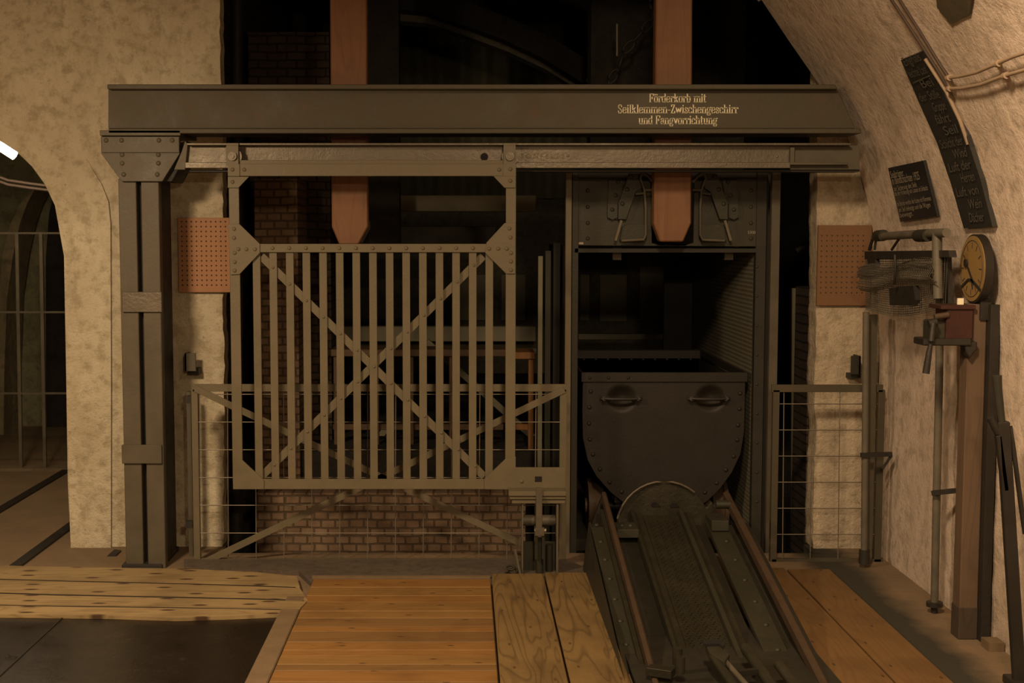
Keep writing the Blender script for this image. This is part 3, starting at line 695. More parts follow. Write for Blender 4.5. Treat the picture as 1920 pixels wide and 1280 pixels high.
hh = MB().rect(350, 742, 361, 756, 6.43, .03).rect(348, 977, 361, 990, 6.43, .03); hh.build('hinge', M['steel_shade'], b)
barrier('mesh_barrier', 'narrow wire mesh barrier between the cage and the vaulted wall', 1447, 1656, 721, 1061, 6.44,
        [(1470 + 52.5 * i, 1467 + 52 * i) for i in range(4)], [757 + 48.9 * i for i in range(6)], [], M['beam'], 1)
for k, (x, y) in enumerate(((346, 741), (346, 978))):
    pass

# ================================================================== GUIDE TIMBERS
for k, pts in enumerate([[(618, -90), (687, -90), (690, 425), (672, 458), (636, 458), (622, 425)], [(1231, -90), (1299, -90), (1296, 418), (1281, 453), (1238, 453), (1226, 420)]]):
    Y = 6.54
    tag(MB().poly(pts, Y, .09).build('guide_timber', M['guide'], bevel=.006),
        ['red brown guide timber hanging behind the sliding gate', 'red brown guide timber in front of the cage head'][k], 'timber', 'pair of hanging guide timbers')
tag(MB().poly([(688, 420), (694, 415), (694, 428), (680, 455), (674, 455)], 6.635, .05).build('guide_shoe', M['steel_shade']), 'dark metal shoe on the right edge of the left guide timber', 'shoe')

# ================================================================== CAGE
cY = 6.70
cg = thing('mine_cage', 'dark green riveted mine hoist cage holding the tub', 'cage', at(1250, 1080, cY + .9))
MB().rect(1059, 320, 1070, 1110, cY - .05, .05).build('corner_angle', M['gate'], cg, .001)['label'] = 'pale lit corner angle'
MB().rect(1071, 322, 1083, 1110, cY, .09).build('column', M['greensteel'], cg, .002)
MB().rect(1413, 322, 1432, 1110, cY, .05).build('column', M['darksteel'], cg, .002)
MB().rect(1441, 320, 1457, 1120, cY - .02, .04).build('guide_rail', M['steel'], cg, .002)
MB().rect(1432, 322, 1441, 1110, cY + .12, .04).build('rear_column', M['steel_shade'], cg)
hp = MB().poly([(1083, 335), (1222, 335), (1222, 455), (1238, 460), (1283, 460), (1300, 455), (1302, 335), (1436, 335), (1436, 462), (1083, 460)], cY + .01, .012)
for y in (357, 388, 418, 447):
    for x in (1102, 1408): hp.rivet(at(x, y, cY + .01), r=.011)
for (x, y) in ((1358, 357), ): hp.rivet(at(x, y, cY + .01), r=.011)
hp.build('head_plate', M['greensteel'], cg, .001)
MB().rect(1071, 322, 1440, 338, cY + .02, .03).build('head_beam', M['steel_shade'], cg)
text('number', '53003', M['signtext'], at(1402, 438, cY + .009), at(1420, 438, cY + .009), (0, 0, 1), .014, cg, .001)
MB().rect(1085, 454, 1094, 458, cY + .004, .004).build('tag_plate', M['signtext'], cg)
# catch gear (left drawn, right mirrored about px 1262)
def mir(pts, m): return [((2 * 1262 - x) if m else x, y) for x, y in pts]
for m in (0, 1):
    a = MB().poly(mir([(1141, 337), (1170, 337), (1158, 412), (1139, 410)], m), cY - .005, .014)
    a.poly(mir([(1139, 382), (1158, 382), (1158, 408), (1148, 412), (1139, 407)], m), cY - .02, .02)
    for r in mir([(1159, 341), (1154, 366), (1148, 393)], m): a.rivet(at(r[0], r[1], cY - .006 if r[1] < 380 else cY - .021), r=.011)
    a.build('bracket_plate', M['greensteel'], cg, .001)
    a = MB().poly(mir([(1180, 325), (1203, 325), (1203, 352), (1192, 360), (1174, 411), (1159, 411), (1160, 380)], m), cY - .035, .03)
    for r in mir([(1176, 355), (1167, 382), (1184, 331)], m): a.rivet(at(r[0], r[1], cY - .035), r=.012)
    a.build('catch_arm', M['greensteel'], cg, .001)
    a = MB().poly(mir([(1177, 420), (1209, 420), (1209, 450), (1162, 450), (1167, 425)], m), cY - .03, .02)
    a.build('shoe_plate', M['greensteel'], cg, .001)
    q = lambda pts: [at(x, y, cY - .05) for x, y in mir(pts, m)]
    MB().tube(q([(1205, 322), (1201, 335), (1209, 356), (1211, 390), (1211, 440), (1207, 449), (1165, 451)]), .0075, 8).tube(q([(1206, 324), (1216, 330), (1226, 342)]), .009, 8).tube(q([(1208, 356), (1226, 356)]), .008, 8).tube(q([(1192, 364), (1207, 362)]), .006, 8).build('catch_rod', M['steel'], cg)
    MB().bar(at(*mir([(1165, 413)], m)[0], cY - .045), at(*mir([(1154, 451)], m)[0], cY - .045), .012, .012, (0, 1, 0)).build('lever', M['gate'], cg)
    x = mir([(1157, 476)], m)[0][0]
    MB().rect(x - 9, 459, x + 9, 472, cY + .1, .05).build('hanger_bracket', M['darksteel'], cg)
    MB().rect(x - 8, 472, x + 8, 487, cY + .1, .05).build('pad', M['steel'], cg)
# side walls of the cage
sx = at(1416, 600, cY).x; lx = at(1077, 600, cY).x
z0, z1 = .05, at(1416, 462, cY).z
MB().box((sx, cY + .05, z0), (sx + .008, cY + 1.9, z1)).build('side_panel', M['perf'], cg)
MB().box((lx - .008, cY + .09, z0), (lx, cY + 1.9, z1)).build('side_panel', M['steel_shade'], cg)
MB().box((lx, cY, z1 - .03), (sx, cY + 1.9, z1 - .01)).build('roof_plate', M['steel_shade'], cg)
MB().box((lx, cY + .06, -.02), (sx, cY + 1.9, .04)).build('floor_plate', M['steel_shade'], cg)
MB().box((1.285, cY + 1.86, .04), (sx, cY + 1.9, z1)).build('rear_panel', M['steel_shade'], cg)
rivs([at(1419, 500 + i * 55, cY) for i in range(9)], M['greensteel'], cg, .008)

# ================================================================== MINE TUB
tY = 6.76; TB = 1.32
outl = [(1093, 716), (1092, 770), (1093, 820), (1102, 862), (1119, 893), (1144, 921), (1172, 944), (1210, 958), (1248, 963), (1288, 958), (1325, 940), (1350, 915), (1372, 885), (1388, 851), (1395, 809), (1396, 770), (1397, 716)]
tub = thing('mine_tub', 'dark riveted steel mine tub with two front handles', 'mine cart', at(1246, 1030, tY + .6))
def tubx(py):   # half outlines by row
    L = [p for p in outl[:9]]; R = outl[8:][::-1]
    def ip(S):
        for (xa, ya), (xb, yb) in zip(S, S[1:]):
            if py <= yb: return xa + (xb - xa) * (py - ya) / max(1e-6, yb - ya)
        return S[-1][0]
    return ip(L), ip(R)
fm = MB(); vs = []; fs = []; NR, NC = 100, 120
for i in range(NR + 1):
    t = i / NR; py = 716 + 246.5 * (1 - (1 - t) ** 1.3)
    a, b = tubx(py)
    for j in range(NC + 1):
        px = a + (b - a) * j / NC; dy = 0
        for cx in (1166, 1332):
            r = math.hypot((px - cx) / 29, (py - 746) / 26)
            if r < 1: dy = .045 * (math.cos(PI * r) * .5 + .5) ** .75
        p = at(px, py, tY); p.y += dy; vs.append(p)
W = NC + 1
for i in range(NR):
    for j in range(NC): fs.append((i * W + j, (i + 1) * W + j, (i + 1) * W + j + 1, i * W + j + 1))
fm.add(vs, fs, True)
fm.build('end_plate', M['cart'], tub)
# shell: sides swept back
O = [at(x, y, tY) for x, y in outl]; sh = MB(); c_ = at(1246, 760, tY)
vs = []; n = len(O)
for Y in (tY + .004, tY + TB):
    for q in O: vs.append((q.x, Y, q.z))
for Y in (tY + .004, tY + TB):
    for q in O:
        k = Vector((c_.x - q.x, 0, c_.z - q.z)).normalized() * .008; vs.append((q.x + k.x, Y, q.z + (k.z if q.z < .85 else 0)))
fs = []
for i in range(n - 1): fs += [(i, n + i, n + i + 1, i + 1), (2 * n + i, 2 * n + i + 1, 3 * n + i + 1, 3 * n + i)]
sh.add(vs, fs, True)
sh.add([(q.x, tY + TB, q.z) for q in O] + [(q.x, tY + TB - .01, q.z) for q in O], [tuple(range(n)), tuple(range(n, 2 * n))[::-1]])
sh.build('shell', M['cart'], tub)
rim = MB().rect(1090, 698, 1402, 716, tY - .014, .02)
tl = at(1090, 698, tY); trr = at(1402, 698, tY)
rim.box((tl.x, tY, tl.z - .04), (tl.x + .012, tY + TB, tl.z)).box((trr.x - .012, tY, tl.z - .04), (trr.x, tY + TB, tl.z)).box((tl.x, tY + TB - .01, tl.z - .14), (trr.x, tY + TB + .004, tl.z))
rim.box((tl.x, tY + TB, tl.z - .012), (trr.x, tY + TB + .03, tl.z + .002))
for x, y in ((1106, 708), (1141, 708), (1178, 708)): rim.rivet(at(x, y, tY - .014), r=.009)
for i in range(11): rim.rivet((tl.x + .06 + i * .072, tY + TB - .01, tl.z - .055), (0, -1, 0), .009)
rim.build('rim', M['cart'], tub, .002)
RL = [(170, 332), (160, 438), (158, 546), (163, 652), (185, 752), (230, 850), (295, 936), (375, 1000)]
RR = [(1165, 345), (1160, 448), (1150, 556), (1145, 655), (1122, 765), (1070, 855), (1008, 942), (930, 1005)]
rivs([at(1060 + cx / 3.555, 640 + cy / 3.555, tY) for cx, cy in RL + RR], M['cart'], tub, .012)
for (x0, x1) in ((1130, 1199), (1294, 1364)):
    h = MB().tube([at(x0 + 3, 747, tY - .045), at(x0 + 18, 748, tY - .05), at(x1 - 18, 748, tY - .05), at(x1 - 3, 747, tY - .045)], .0095, 10)
    h.tube([at(x0 + 3, 747, tY - .05), at(x0 + 3, 747, tY)], .012, 8).tube([at(x1 - 3, 747, tY - .05), at(x1 - 3, 747, tY)], .012, 8)
    for x in (x0 - 2, x0 + 9, x1 + 2, x1 - 9): h.rivet(at(x, 748, tY - .01), r=.010)
    h.rect(x0 - 4, 743, x0 + 14, 753, tY - .01, .01).rect(x1 - 14, 743, x1 + 4, 753, tY - .01, .01)
    h.build('handle', M['iron'], tub)
for (X, Y) in ((.70, tY + .22), (1.33, tY + .22), (.70, tY + 1.05), (1.33, tY + 1.05)):
    MB().tube([(X - .03, Y, .17), (X + .03, Y, .17)], .125, 28).tube([(X + .03 if X > 1 else X - .05, Y, .17), (X + .05 if X > 1 else X - .03, Y, .17)], .145, 28).tube([(X - .06, Y, .17), (X + .06, Y, .17)], .04, 16).build('wheel', M['rust'], tub)
for Y in (tY + .22, tY + 1.05): MB().tube([(.68, Y, .17), (1.35, Y, .17)], .025, 12).build('axle', M['iron'], tub)
MB().box((.78, tY + .05, .22), (.84, tY + TB - .05, .3)).box((1.18, tY + .05, .22), (1.24, tY + TB - .05, .3)).build('underframe', M['iron'], tub)

# ================================================================== RAMP
rp = thing('track_ramp', 'greasy sloping steel track ramp leading down from the cage', 'ramp', (.95, 5.3, 0))
def rz(Y): return .04 + .186 * (Y - 4.6)
def rbar(x0, x1, ya, yb, dz, h, name, m, bev=.003):     # sloping slab; dz = top above bar line
    mb = MB(); vs = []
    for Y in (ya, yb):
        zt = rz(Y) + dz
        vs += [(x0, Y, zt - h), (x1, Y, zt - h), (x1, Y, zt), (x0, Y, zt)]
    mb.add(vs, [(0, 1, 2, 3), (7, 6, 5, 4), (0, 4, 5, 1), (1, 5, 6, 2), (2, 6, 7, 3), (3, 7, 4, 0)])
    return mb.build(name, m, rp, bev) if name else mb
Y0 = 4.25
def rod(X, ya, yb, w_, h_, m):
    mb = MB()
    mb.bar((X, ya, rz(ya) - h_ / 2), (X, yb, rz(yb) - h_ / 2), w_, h_); return mb.build('guide_bar', m, rp, .006)
rod(.675, Y0, 6.36, .022, .05, M['rust']); rod(1.265, Y0, 6.36, .03, .045, M['rust'])
rbar(.645, .664, Y0, 6.25, -.045, .10, 'side_web', M['ramp'])
lf = rbar(.590, .645, Y0, 6.1, -.07, .02, None, None)
for i in range(9): Y = 4.6 + i * .19; lf.rivet((.618, Y, rz(Y) - .07), (0, 0, 1), .012)
lf.build('bolted_flange', M['greensteel'], rp)
MB().add([(.56, Y0, -.0), (.60, Y0, -.0), (.60, 6.2, -.0), (.56, 6.2, -.0), (.588, Y0, rz(Y0) - .09), (.60, Y0, rz(Y0) - .09), (.60, 6.2, rz(6.2) - .09), (.588, 6.2, rz(6.2) - .09)],
         [(0, 1, 2, 3), (4, 7, 6, 5), (0, 4, 5, 1), (1, 5, 6, 2), (2, 6, 7, 3), (3, 7, 4, 0)]).build('side_skirt', M['darksteel'], rp)
rbar(.665, .80, Y0, 6.25, -.115, .02, 'channel_floor', M['darksteel'])
rbar(.795, .812, Y0 + .35, 6.3, -.065, .05, 'rail_lip', M['ramp'])
rbar(.812, .850, Y0 + .35, 6.3, -.08, .04, 'rail', M['ramp'])
rbar(.850, 1.025, Y0 + .5, 6.28, -.085, .02, 'centre_plate', M['ramp'])
rbar(1.025, 1.045, Y0 + .35, 6.3, -.06, .06, 'rail_lip', M['greensteel'])
rbar(1.045, 1.085, Y0 + .35, 6.3, -.08, .04, 'rail', M['ramp'])
rbar(1.085, 1.135, Y0, 6.25, -.12, .02, 'channel_floor', M['darksteel'])
rf = rbar(1.135, 1.225, Y0 + .1, 6.2, -.075, .02, None, None)
for i in range(9): Y = 4.55 + i * .2; rf.rivet((1.19, Y, rz(Y) - .075), (0, 0, 1), .012)
rf.build('bolted_flange', M['greensteel'], rp)
rbar(1.225, 1.29, Y0, 6.2, -.10, .03, 'side_web', M['darksteel'])
rbar(1.29, 1.325, Y0, 6.1, -.06, .09, 'side_skirt', M['darksteel'])
# chequer studs on centre plate
st = MB(); rnd = random.Random(2)
i = 0; Y = 4.85
while Y < 6.2:
    for j in range(9):
        X = .862 + j * .019 + (.0095 if i % 2 else 0)
        if X < 1.018:
            a = .8 if (i + j) % 2 else -.8
            dx, dy = .006 * math.cos(a), .006 * math.sin(a)
            st.bar((X - dx, Y - dy, rz(Y - dy) - .083), (X + dx, Y + dy, rz(Y + dy) - .083), .003, .004)
    Y += .019; i += 1
st.build('chequer_pattern', M['ramp'], rp)
# round head plate
hd = [(1158, 975)] + [(1245 + 88 * math.cos(PI - a * PI / 14), 990 - 88 * math.sin(a * PI / 14)) for a in range(2, 13)] + [(1335, 940), (1350, 975), (1335, 1010), (1160, 1010)]
MB().poly(hd, 6.42, .05).build('head_plate', M['ramp'], rp, .004)
hr = [at(1158, 972, 6.40)] + [at(1245 + 89 * math.cos(PI - a * PI / 18), 991 - 89 * math.sin(a * PI / 18), 6.40) for a in range(2, 14)]
MB().tube(hr, .006, 8).build('head_edge', M['rail'], rp)
for x, y in ((1228, 946), (1264, 947)): MB().poly([(x - 8, y), (x - 3, y - 5), (x + 4, y - 4), (x + 11, y + 4), (x - 6, y + 4)], 6.415, .006).build('eye_hole', M['hole'], rp)
hb = MB().box((.70, 6.0, rz(6.1) - .10), (.80, 6.16, rz(6.1) - .06))
for x in (.73, .77): hb.rivet((x, 6.08, rz(6.1) - .06), (0, 0, 1), .012)
hb.build('bolt_block', M['greensteel'], rp, .003)
hb = MB().box((1.14, 6.05, rz(6.1) - .08), (1.22, 6.22, rz(6.1) - .03)).tube([(1.19, 6.22, .33), (1.26, 6.22, .33)], .02, 10); hb.build('bolt_block', M['greensteel'], rp, .003)
# sweeping cheeks under the head
MB().poly([(1130, 925), (1100, 1010), (1150, 1080), (1165, 1010)], 6.46, .02).build('left_cheek', M['darksteel'], rp)
# lower hinge gear
for (x, y) in ((1270, 1245), (1275, 1262)): MB().disc(fl(x, y, .06), (0, 0, 1), .018, .06, 10).build('hinge_bolt', M['ramp'], rp)
lg = MB()
lg.bar(fl(1215, 1255, .06), fl(1262, 1262, .06), .05, .03).build('hinge_knuckle', M['ramp'], rp, .002)
lg = MB().floor([(1322, 1205), (1358, 1203), (1368, 1225), (1358, 1240), (1330, 1222)], .115, .03); lg.build('latch_block', M['greensteel'], rp, .003)
lg = MB().floor([(1318, 1200), (1352, 1198), (1360, 1206), (1356, 1212), (1348, 1206), (1320, 1207)], .125, .01); lg.build('slot', M['hole'], rp)
for (a, b, r) in (((1338, 1232), (1378, 1290), .016), ((1356, 1235), (1405, 1290), .01), ((1398, 1215), (1450, 1290), .02), ((1460, 1245), (1500, 1300), .018)):
    MB().tube([fl(*a, .10), fl(*b, .06)], r, 10).build('linkage_rod', M['ramp'] if r > .012 else M['steel'], rp)
MB().bar(fl(1385, 1262, .08), fl(1418, 1258, .08), .02, .02).build('cross_pin', M['iron'], rp)
MB().box((.605, Y0 - .3, .0), (1.33, 5.35, .028)).build('bed_plate', M['darksteel'], rp)

# ================================================================== BOARDS AND BRACKETS ON THE FRONT WALL
tag(MB().rect(334, 408, 431, 548, 6.73, .02).build('perforated_board', M['board'], bevel=.002), 'bright orange board full of small holes beside the steel post', 'board')
tag(MB().rect(1533, 422, 1634, 573, 6.69, .02).build('perforated_board', M['board2'], bevel=.002), 'dull orange board with small holes left of the net frame', 'board')
b = thing('wall_bracket', 'small dark steel bracket on the narrow plaster jamb by the post', 'bracket', at(358, 700, 6.76))
MB().rect(346, 662, 367, 696, 6.66, .012).rect(346, 662, 350, 696, 6.66, .09).build('hood', M['steel'], b, .002)
MB().rect(352, 690, 374, 702, 6.70, .06).build('foot', M['darksteel'], b, .002)
b = thing('wall_bracket', 'small black bracket on the right jamb beside the pipe', 'bracket', at(1603, 700, 6.72))
MB().rect(1596, 667, 1614, 702, 6.62, .012).rect(1610, 667, 1614, 702, 6.62, .1).build('hood', M['darksteel'], b, .002)
MB().rect(1592, 700, 1614, 710, 6.66, .06).build('foot', M['darksteel'], b, .002)
tag(MB().rect(352, 735, 360, 1050, 6.55, .05).build('gate_stanchion', M['steel']), 'slim vertical flat left of the wide mesh barrier', 'stanchion')
tag(MB().poly([(182, 1060), (205, 1038), (218, 1040), (212, 1062)], 6.55, .1).build('floor_wedge', M['steel_shade']), 'small dark wedge at the foot of the plaster pillar', 'wedge')

# ================================================================== RIGHT WALL
def quadsurf(mb, pts, off, t):     # polygon on the wall, thickness t toward the room
    P = [wall(x, y, off) for x, y in pts]; n = (P[1] - P[0]).cross(P[-1] - P[0]).normalized()
    if n.x > 0: n = -n
    mb.prism(P, n * t); return n
# slanted long black board, three bent lengths
bd = thing('chalk_board', 'long narrow black board with chalk writing bending down the vault', 'board', wall(1830, 430, .0))
seg = [(1689, 113, 1731, 98), (1757, 268, 1808, 250), (1806, 425, 1860, 420)]
def lerp(a, b, t): return tuple(x + (y - x) * t for x, y in zip(a, b))
L = [(1689, 113), (1722, 190), (1757, 268), (1783, 345), (1807, 428)]; R = [(1729, 97), (1772, 180), (1812, 256), (1838, 335), (1861, 425)]
def bpt(x, y): return wall(x, y, .02)
mb = MB(); vsb = []
rows = []
for t in range(17):
    k = t / 4; i = min(3, int(k)); f_ = k - i
    a = bpt(*lerp(L[i], L[i + 1], f_)); b = bpt(*lerp(R[i], R[i + 1], f_)); rows.append((a, b))
for (a, b), (c, d) in zip(rows, rows[1:]):
    n = (b - a).cross(c - a).normalized()
    if n.x > 0: n = -n
    mb.prism([a, b, d, c], -n * .018)
bdp = mb.build('board_panel', M['black'], bd)
words = ['Enghals', 'leichte Last', 'Bei', 'der Stille', 'Gruppe', 'fährt', 'Seil', 'Schicht der', 'Wind', 'Luft der', 'Herren', 'Luft von', 'Wein', 'Dächer']
mbk = []
for i, wd_ in enumerate(words):
    k = (i + .55) / len(words) * 4; j = min(3, int(k)); f_ = k - j
    a0 = lerp(L[j], L[j + 1], f_); b0 = lerp(R[j], R[j + 1], f_)
    f0, f1 = (.12, .86) if len(wd_) > 6 else ((.3, .8) if i % 2 else (.4, .85))
    pa = wall(*lerp(a0, b0, f0), .024); pb = wall(*lerp(a0, b0, f1), .024)
    k2 = max(0, k - .2); j2 = min(3, int(k2)); up = wall(*lerp(L[j2], L[j2 + 1], k2 - j2), .024) - wall(*a0, .024)
    text('chalk_writing', wd_, M['chalk'], pa, pb, up, .038, bdp, .003)
a0 = lerp(L[0], L[1], .58); b0 = lerp(R[0], R[1], .5)
MB().tube([wall(*lerp(a0, b0, .1), .026), wall(*lerp(a0, b0, .8), .026)], .002, 5).build('chalk_line', M['chalk'], bdp)
# information sign
sg = thing('information_sign', 'tilted black information sign with pale text on the vault', 'sign', wall(1712, 410, .0))
Q = [(1665, 315), (1731, 301), (1757, 405), (1688, 416)]
P = [wall(x, y, .02) for x, y in Q]; n = (P[1] - P[0]).cross(P[3] - P[0]).normalized()
if n.x > 0: n = -n
sgp = MB().prism(P, -n * .012).build('sign_panel', M['signblack'], sg)
def sgt(u, v): 
    a = P[0].lerp(P[1], u); b = P[3].lerp(P[2], u); return a.lerp(b, v) + n * .001
for (s, u0, u1, v, h) in [('Seilträger', .05, .42, .19, .032), ('in Blindschächten 1925', .05, .82, .31, .036), ('zur Sicherung des Seils', .05, .70, .43, .022), ('bei der Förderung von Lasten im Schacht', .05, .96, .52, .022),
                          ('Im Betrieb wurden die Körbe mit Klemmen', .05, .97, .71, .022), ('am Seil befestigt und die Wagen', .05, .92, .82, .022), ('bewegt.', .05, .42, .92, .022)]:
    text('sign_text', s, M['signtext'], sgt(u0, v), sgt(u1, v), P[0] - P[3], h, sgp, .002)
# plaque at the top
Q = [(1757, 15), (1782, 45), (1817, 28), (1826, -40), (1752, -30)]
P2 = [wall(x, y, .012) for x, y in Q]; tag(MB().prism(P2, (.012, 0, .004)).build('vault_plate', M['beam']), 'dark plate at the upper right edge on the vault', 'plate')
# cables down the vault
for k, pts in enumerate([[(1640, -60), (1672, 0), (1715, 65), (1757, 130), (1773, 158)], [(1655, -60), (1687, 0), (1730, 68), (1765, 125), (1779, 145)]]):
    tag(MB().tube([wall(x, y, .03) for x, y in pts], .006, 8).build('vault_cable', M['rub']), ['left of the two dark cables running down the vault', 'right of the two dark cables running down the vault'][k], 'cable', 'dark cables on the vault')
tag(MB().tube([wall(x, y, .02) for x, y in [(1735, 110), (1775, 172), (1800, 225), (1815, 270)]], .008, 8).build('vault_cable', M['conduit']), 'pale cable continuing beside the long black board', 'cable')
for k, pts in enumerate([[(1779, 146), (1800, 143), (1830, 136), (1868, 120), (1900, 106), (1980, 80)], [(1780, 166), (1805, 165), (1840, 158), (1880, 143), (1925, 130), (1980, 115)]]):
    c = thing('conduit', ['upper of two pale conduits crossing the vault at the right', 'lower of two pale conduits crossing the vault at the right'][k], 'conduit', wall(1850, 140, 0), 'conduit pair on the vault')
    MB().tube([wall(x, y, .035) for x, y in pts], .0065, 10).build('tube', M['conduit'], c)
    for (x, y) in ((pts[0], (pts[3][0] + (3 if k == 0 else 5), pts[3][1] - 1))):
        q_ = wall(x, y, .035); MB().tube([q_ + Vector((0, .012, 0)), q_ - Vector((0, .012, 0))], .012, 12).bar(q_, wall(x, y, 0), .016, .01).build('clamp', M['conduit'], c)

# net frame along the wall
NX = 1.90
nf = thing('net_frame', 'pipe frame hung with wire netting left of the dial', 'frame', atX(1700, 600, NX))
def wy(px, py): return atX(px, py, NX)
MB().tube([atX(1640, 444, NX), atX(1700, 440, NX), atX(1775, 436, NX)], .018, 12).build('top_pipe', M['pipe'], nf)
MB().tube([atX(1757, 436, NX), atX(1757, 465, NX), atX(1759, 560, NX)], .02, 12).build('upright_pipe', M['pipe'], nf)
for x, w_ in ((1651, 6), (1731, 10)): MB().tube([atX(x - w_, 442, NX), atX(x, 441.5, NX), atX(x + w_, 441, NX)], .026, 12).build('coupling', M['darksteel'], nf)
MB().tube([atX(1637, 445, NX), atX(1630, 468, NX)], .008, 8).tube([atX(1642, 450, NX), atX(1640, 468, NX)], .006, 8).tube([atX(1688, 444, NX), atX(1672, 468, NX)], .006, 8).build('hook', M['iron'], nf)
def pl(pts, X0, t): return MB().prism([atX(x, y, X0) for x, y in pts], (t, 0, 0))
pl([(1621, 471), (1778, 469), (1780, 482), (1621, 486)], NX, .03).build('cross_board', M['iron'], nf)
pl([(1626, 486), (1641, 485), (1642, 503), (1628, 504)], NX, .02).build('block', M['iron'], nf)
pl([(1667, 540), (1712, 535), (1716, 562), (1708, 573), (1668, 572)], NX - .03, .025).build('pouch', M['iron'], nf)
pl([(1740, 495), (1775, 480), (1778, 590), (1768, 600), (1745, 545)], NX + .04, .02).build('dark_strap', M['iron'], nf)
def netgrid(name, quad, nu, nv, X, th, wob=0):
    a, b, c, d = [atX(x, y, X) for x, y in quad]; mb = MB(); vs = []; fs = []
    for j in range(nv + 1):
        for i in range(nu + 1):
            u, v = i / nu, j / nv; p_ = a.lerp(b, u).lerp(d.lerp(c, u), v)
            sag = math.sin(PI * u)
            p_ = p_ + Vector((-wob * (math.sin(v * PI * 3 + u * 2) * .5 + .5) - wob * .6 * math.sin(PI * v), 0, -.035 * sag * (v if wob == 0 else 0) + (wob * .5 * math.sin(u * 9 + v * 3))))
            vs.append(p_)
    for j in range(nv):
        for i in range(nu): k = j * (nu + 1) + i; fs.append((k, k + 1, k + nu + 2, k + nu + 1))
    o = mb.add(vs, fs).build(name, M['net'], nf)
    m_ = o.modifiers.new('w', 'WIREFRAME'); m_.thickness = th; m_.use_replace = True; return o
netgrid('flat_netting', [(1622, 482), (1776, 480), (1772, 575), (1624, 580)], 46, 26, NX + .02, .003)
netgrid('bunched_netting', [(1616, 505), (1752, 492), (1758, 528), (1618, 545)], 46, 11, NX - .02, .0032, .018)
netgrid('bunched_netting', [(1618, 500), (1752, 485), (1752, 500), (1616, 522)], 46, 5, NX - .01, .0035, .018)
MB().tube([atX(1678, 478, NX - .07), atX(1679, 510, NX - .075), atX(1677, 532, NX - .06)], .006, 8).build('tie', M['iron'], nf)
# corner pipes
cp_ = thing('corner_pipe', 'tall pipe with a strap standing in the corner beside the mesh barrier', 'pipe', at(1625, 1055, 6.32))
MB().tube([at(1624, 585, 6.32), at(1620, 1058, 6.32)], .016, 12).build('pipe', M['pipe'], cp_)
MB().rect(1626, 590, 1640, 1056, 6.40, .03).build('backing_angle', M['beam'], cp_)
MB().bar(at(1614, 853, 6.30), at(1672, 851, 6.30), .02, .02).bar(at(1672, 853, 6.30), at(1655, 878, 6.32), .01, .012).build('strap', M['iron'], cp_)
MB().tube([at(1621, 1030, 6.32), at(1620, 1056, 6.32)], .026, 12).build('foot_socket', M['darksteel'], cp_)
# front pipe
fp = thing('wall_pipe', 'slender olive pipe standing off the vaulted wall by the lever box', 'pipe', at(1752, 1150, 5.62))
MB().tube([at(1763, 560, 5.55), at(1761, 700, 5.55), at(1752, 1135, 5.55)], .0165, 12).build('pipe', M['pipe'], fp)
MB().bar(at(1748, 924, 5.53), at(1806, 918, 5.45), .022, .02).build('strap', M['iron'], fp)
MB().tube([at(1752, 1128, 5.55), at(1752, 1136, 5.55)], .034, 12).tube([at(1752, 1136, 5.55), at(1752, 1148, 5.55)], .014, 10).build('foot_socket', M['iron'], fp)
# wooden post with dark rail
wp = thing('wall_post', 'brown timber post with a black side rail below the dial', 'post', at(1822, 1198, 5.18))
a = at(1812, 570, 5.18); b = at(1802, 1196, 5.18); x0 = (a.x + b.x) / 2; a2 = at(1845, 570, 5.18); b2 = at(1838, 1196, 5.18); x1 = (a2.x + b2.x) / 2
MB().box((x0, 5.18, 0), (x1, 5.26, a.z)).build('timber', M['postwood'], wp, .004)
MB().box((x1, 5.14, 0), (x1 + .035, 5.24, a.z + .0)).build('side_rail', M['iron'], wp, .002)
MB().box((x0 - .003, 5.177, 0), (x1, 5.263, .13)).build('foot', M['darkwood'], wp, .003)
tag(MB().box((2.02, 5.02, 0), (2.08, 5.10, .035)).build('floor_bracket', M['strip']), 'small lump at the wall foot right of the timber post', 'bracket')
# lever box
lb = thing('lever_box', 'dark rusty switch box with a hanging lever handle', 'switch box', at(1780, 660, 5.2))
pY = 5.16
MB().rect(1775, 573, 1826, 637, pY, .13).build('box', M['redbox'], lb, .006)
MB().rect(1743, 600, 1778, 636, pY + .02, .08).build('clamp_block', M['greensteel'], lb, .006)
MB().rect(1732, 635, 1822, 648, pY - .03, .12).build('bracket', M['iron'], lb, .004)
MB().poly([(1808, 645), (1833, 640), (1832, 655), (1824, 664), (1819, 672), (1814, 664)], pY - .02, .06).build('nose', M['iron'], lb, .004)
MB().rect(1765, 572, 1830, 580, pY - .01, .14).build('lid', M['redbox'], lb, .002)
MB().tube([at(1750, 606, pY - .03), at(1746, 640, pY - .04)], .012, 8).tube([at(1745, 645, pY - .04), at(1742, 660, pY - .04), at(1736, 700, pY - .04)], .008, 10, True, .014).build('lever_handle', M['iron'], lb)
MB().tube([at(1741, 607, pY - .02), at(1756, 603, pY - .02)], .016, 10).build('pivot', M['iron'], lb)
MB().tube([at(1752, 594, pY), at(1778, 590, pY)], .012, 8).build('spindle', M['rust'], lb)
tag(MB().rect(1796, 559, 1807, 571, pY + .04, .01).build('paper_tag', M['cream']), 'small pale tag above the switch box', 'tag')
# dial
DX = 1.985; cxp, cyp = 1822, 500
c = atX(cxp, cyp, DX); RAD = .135
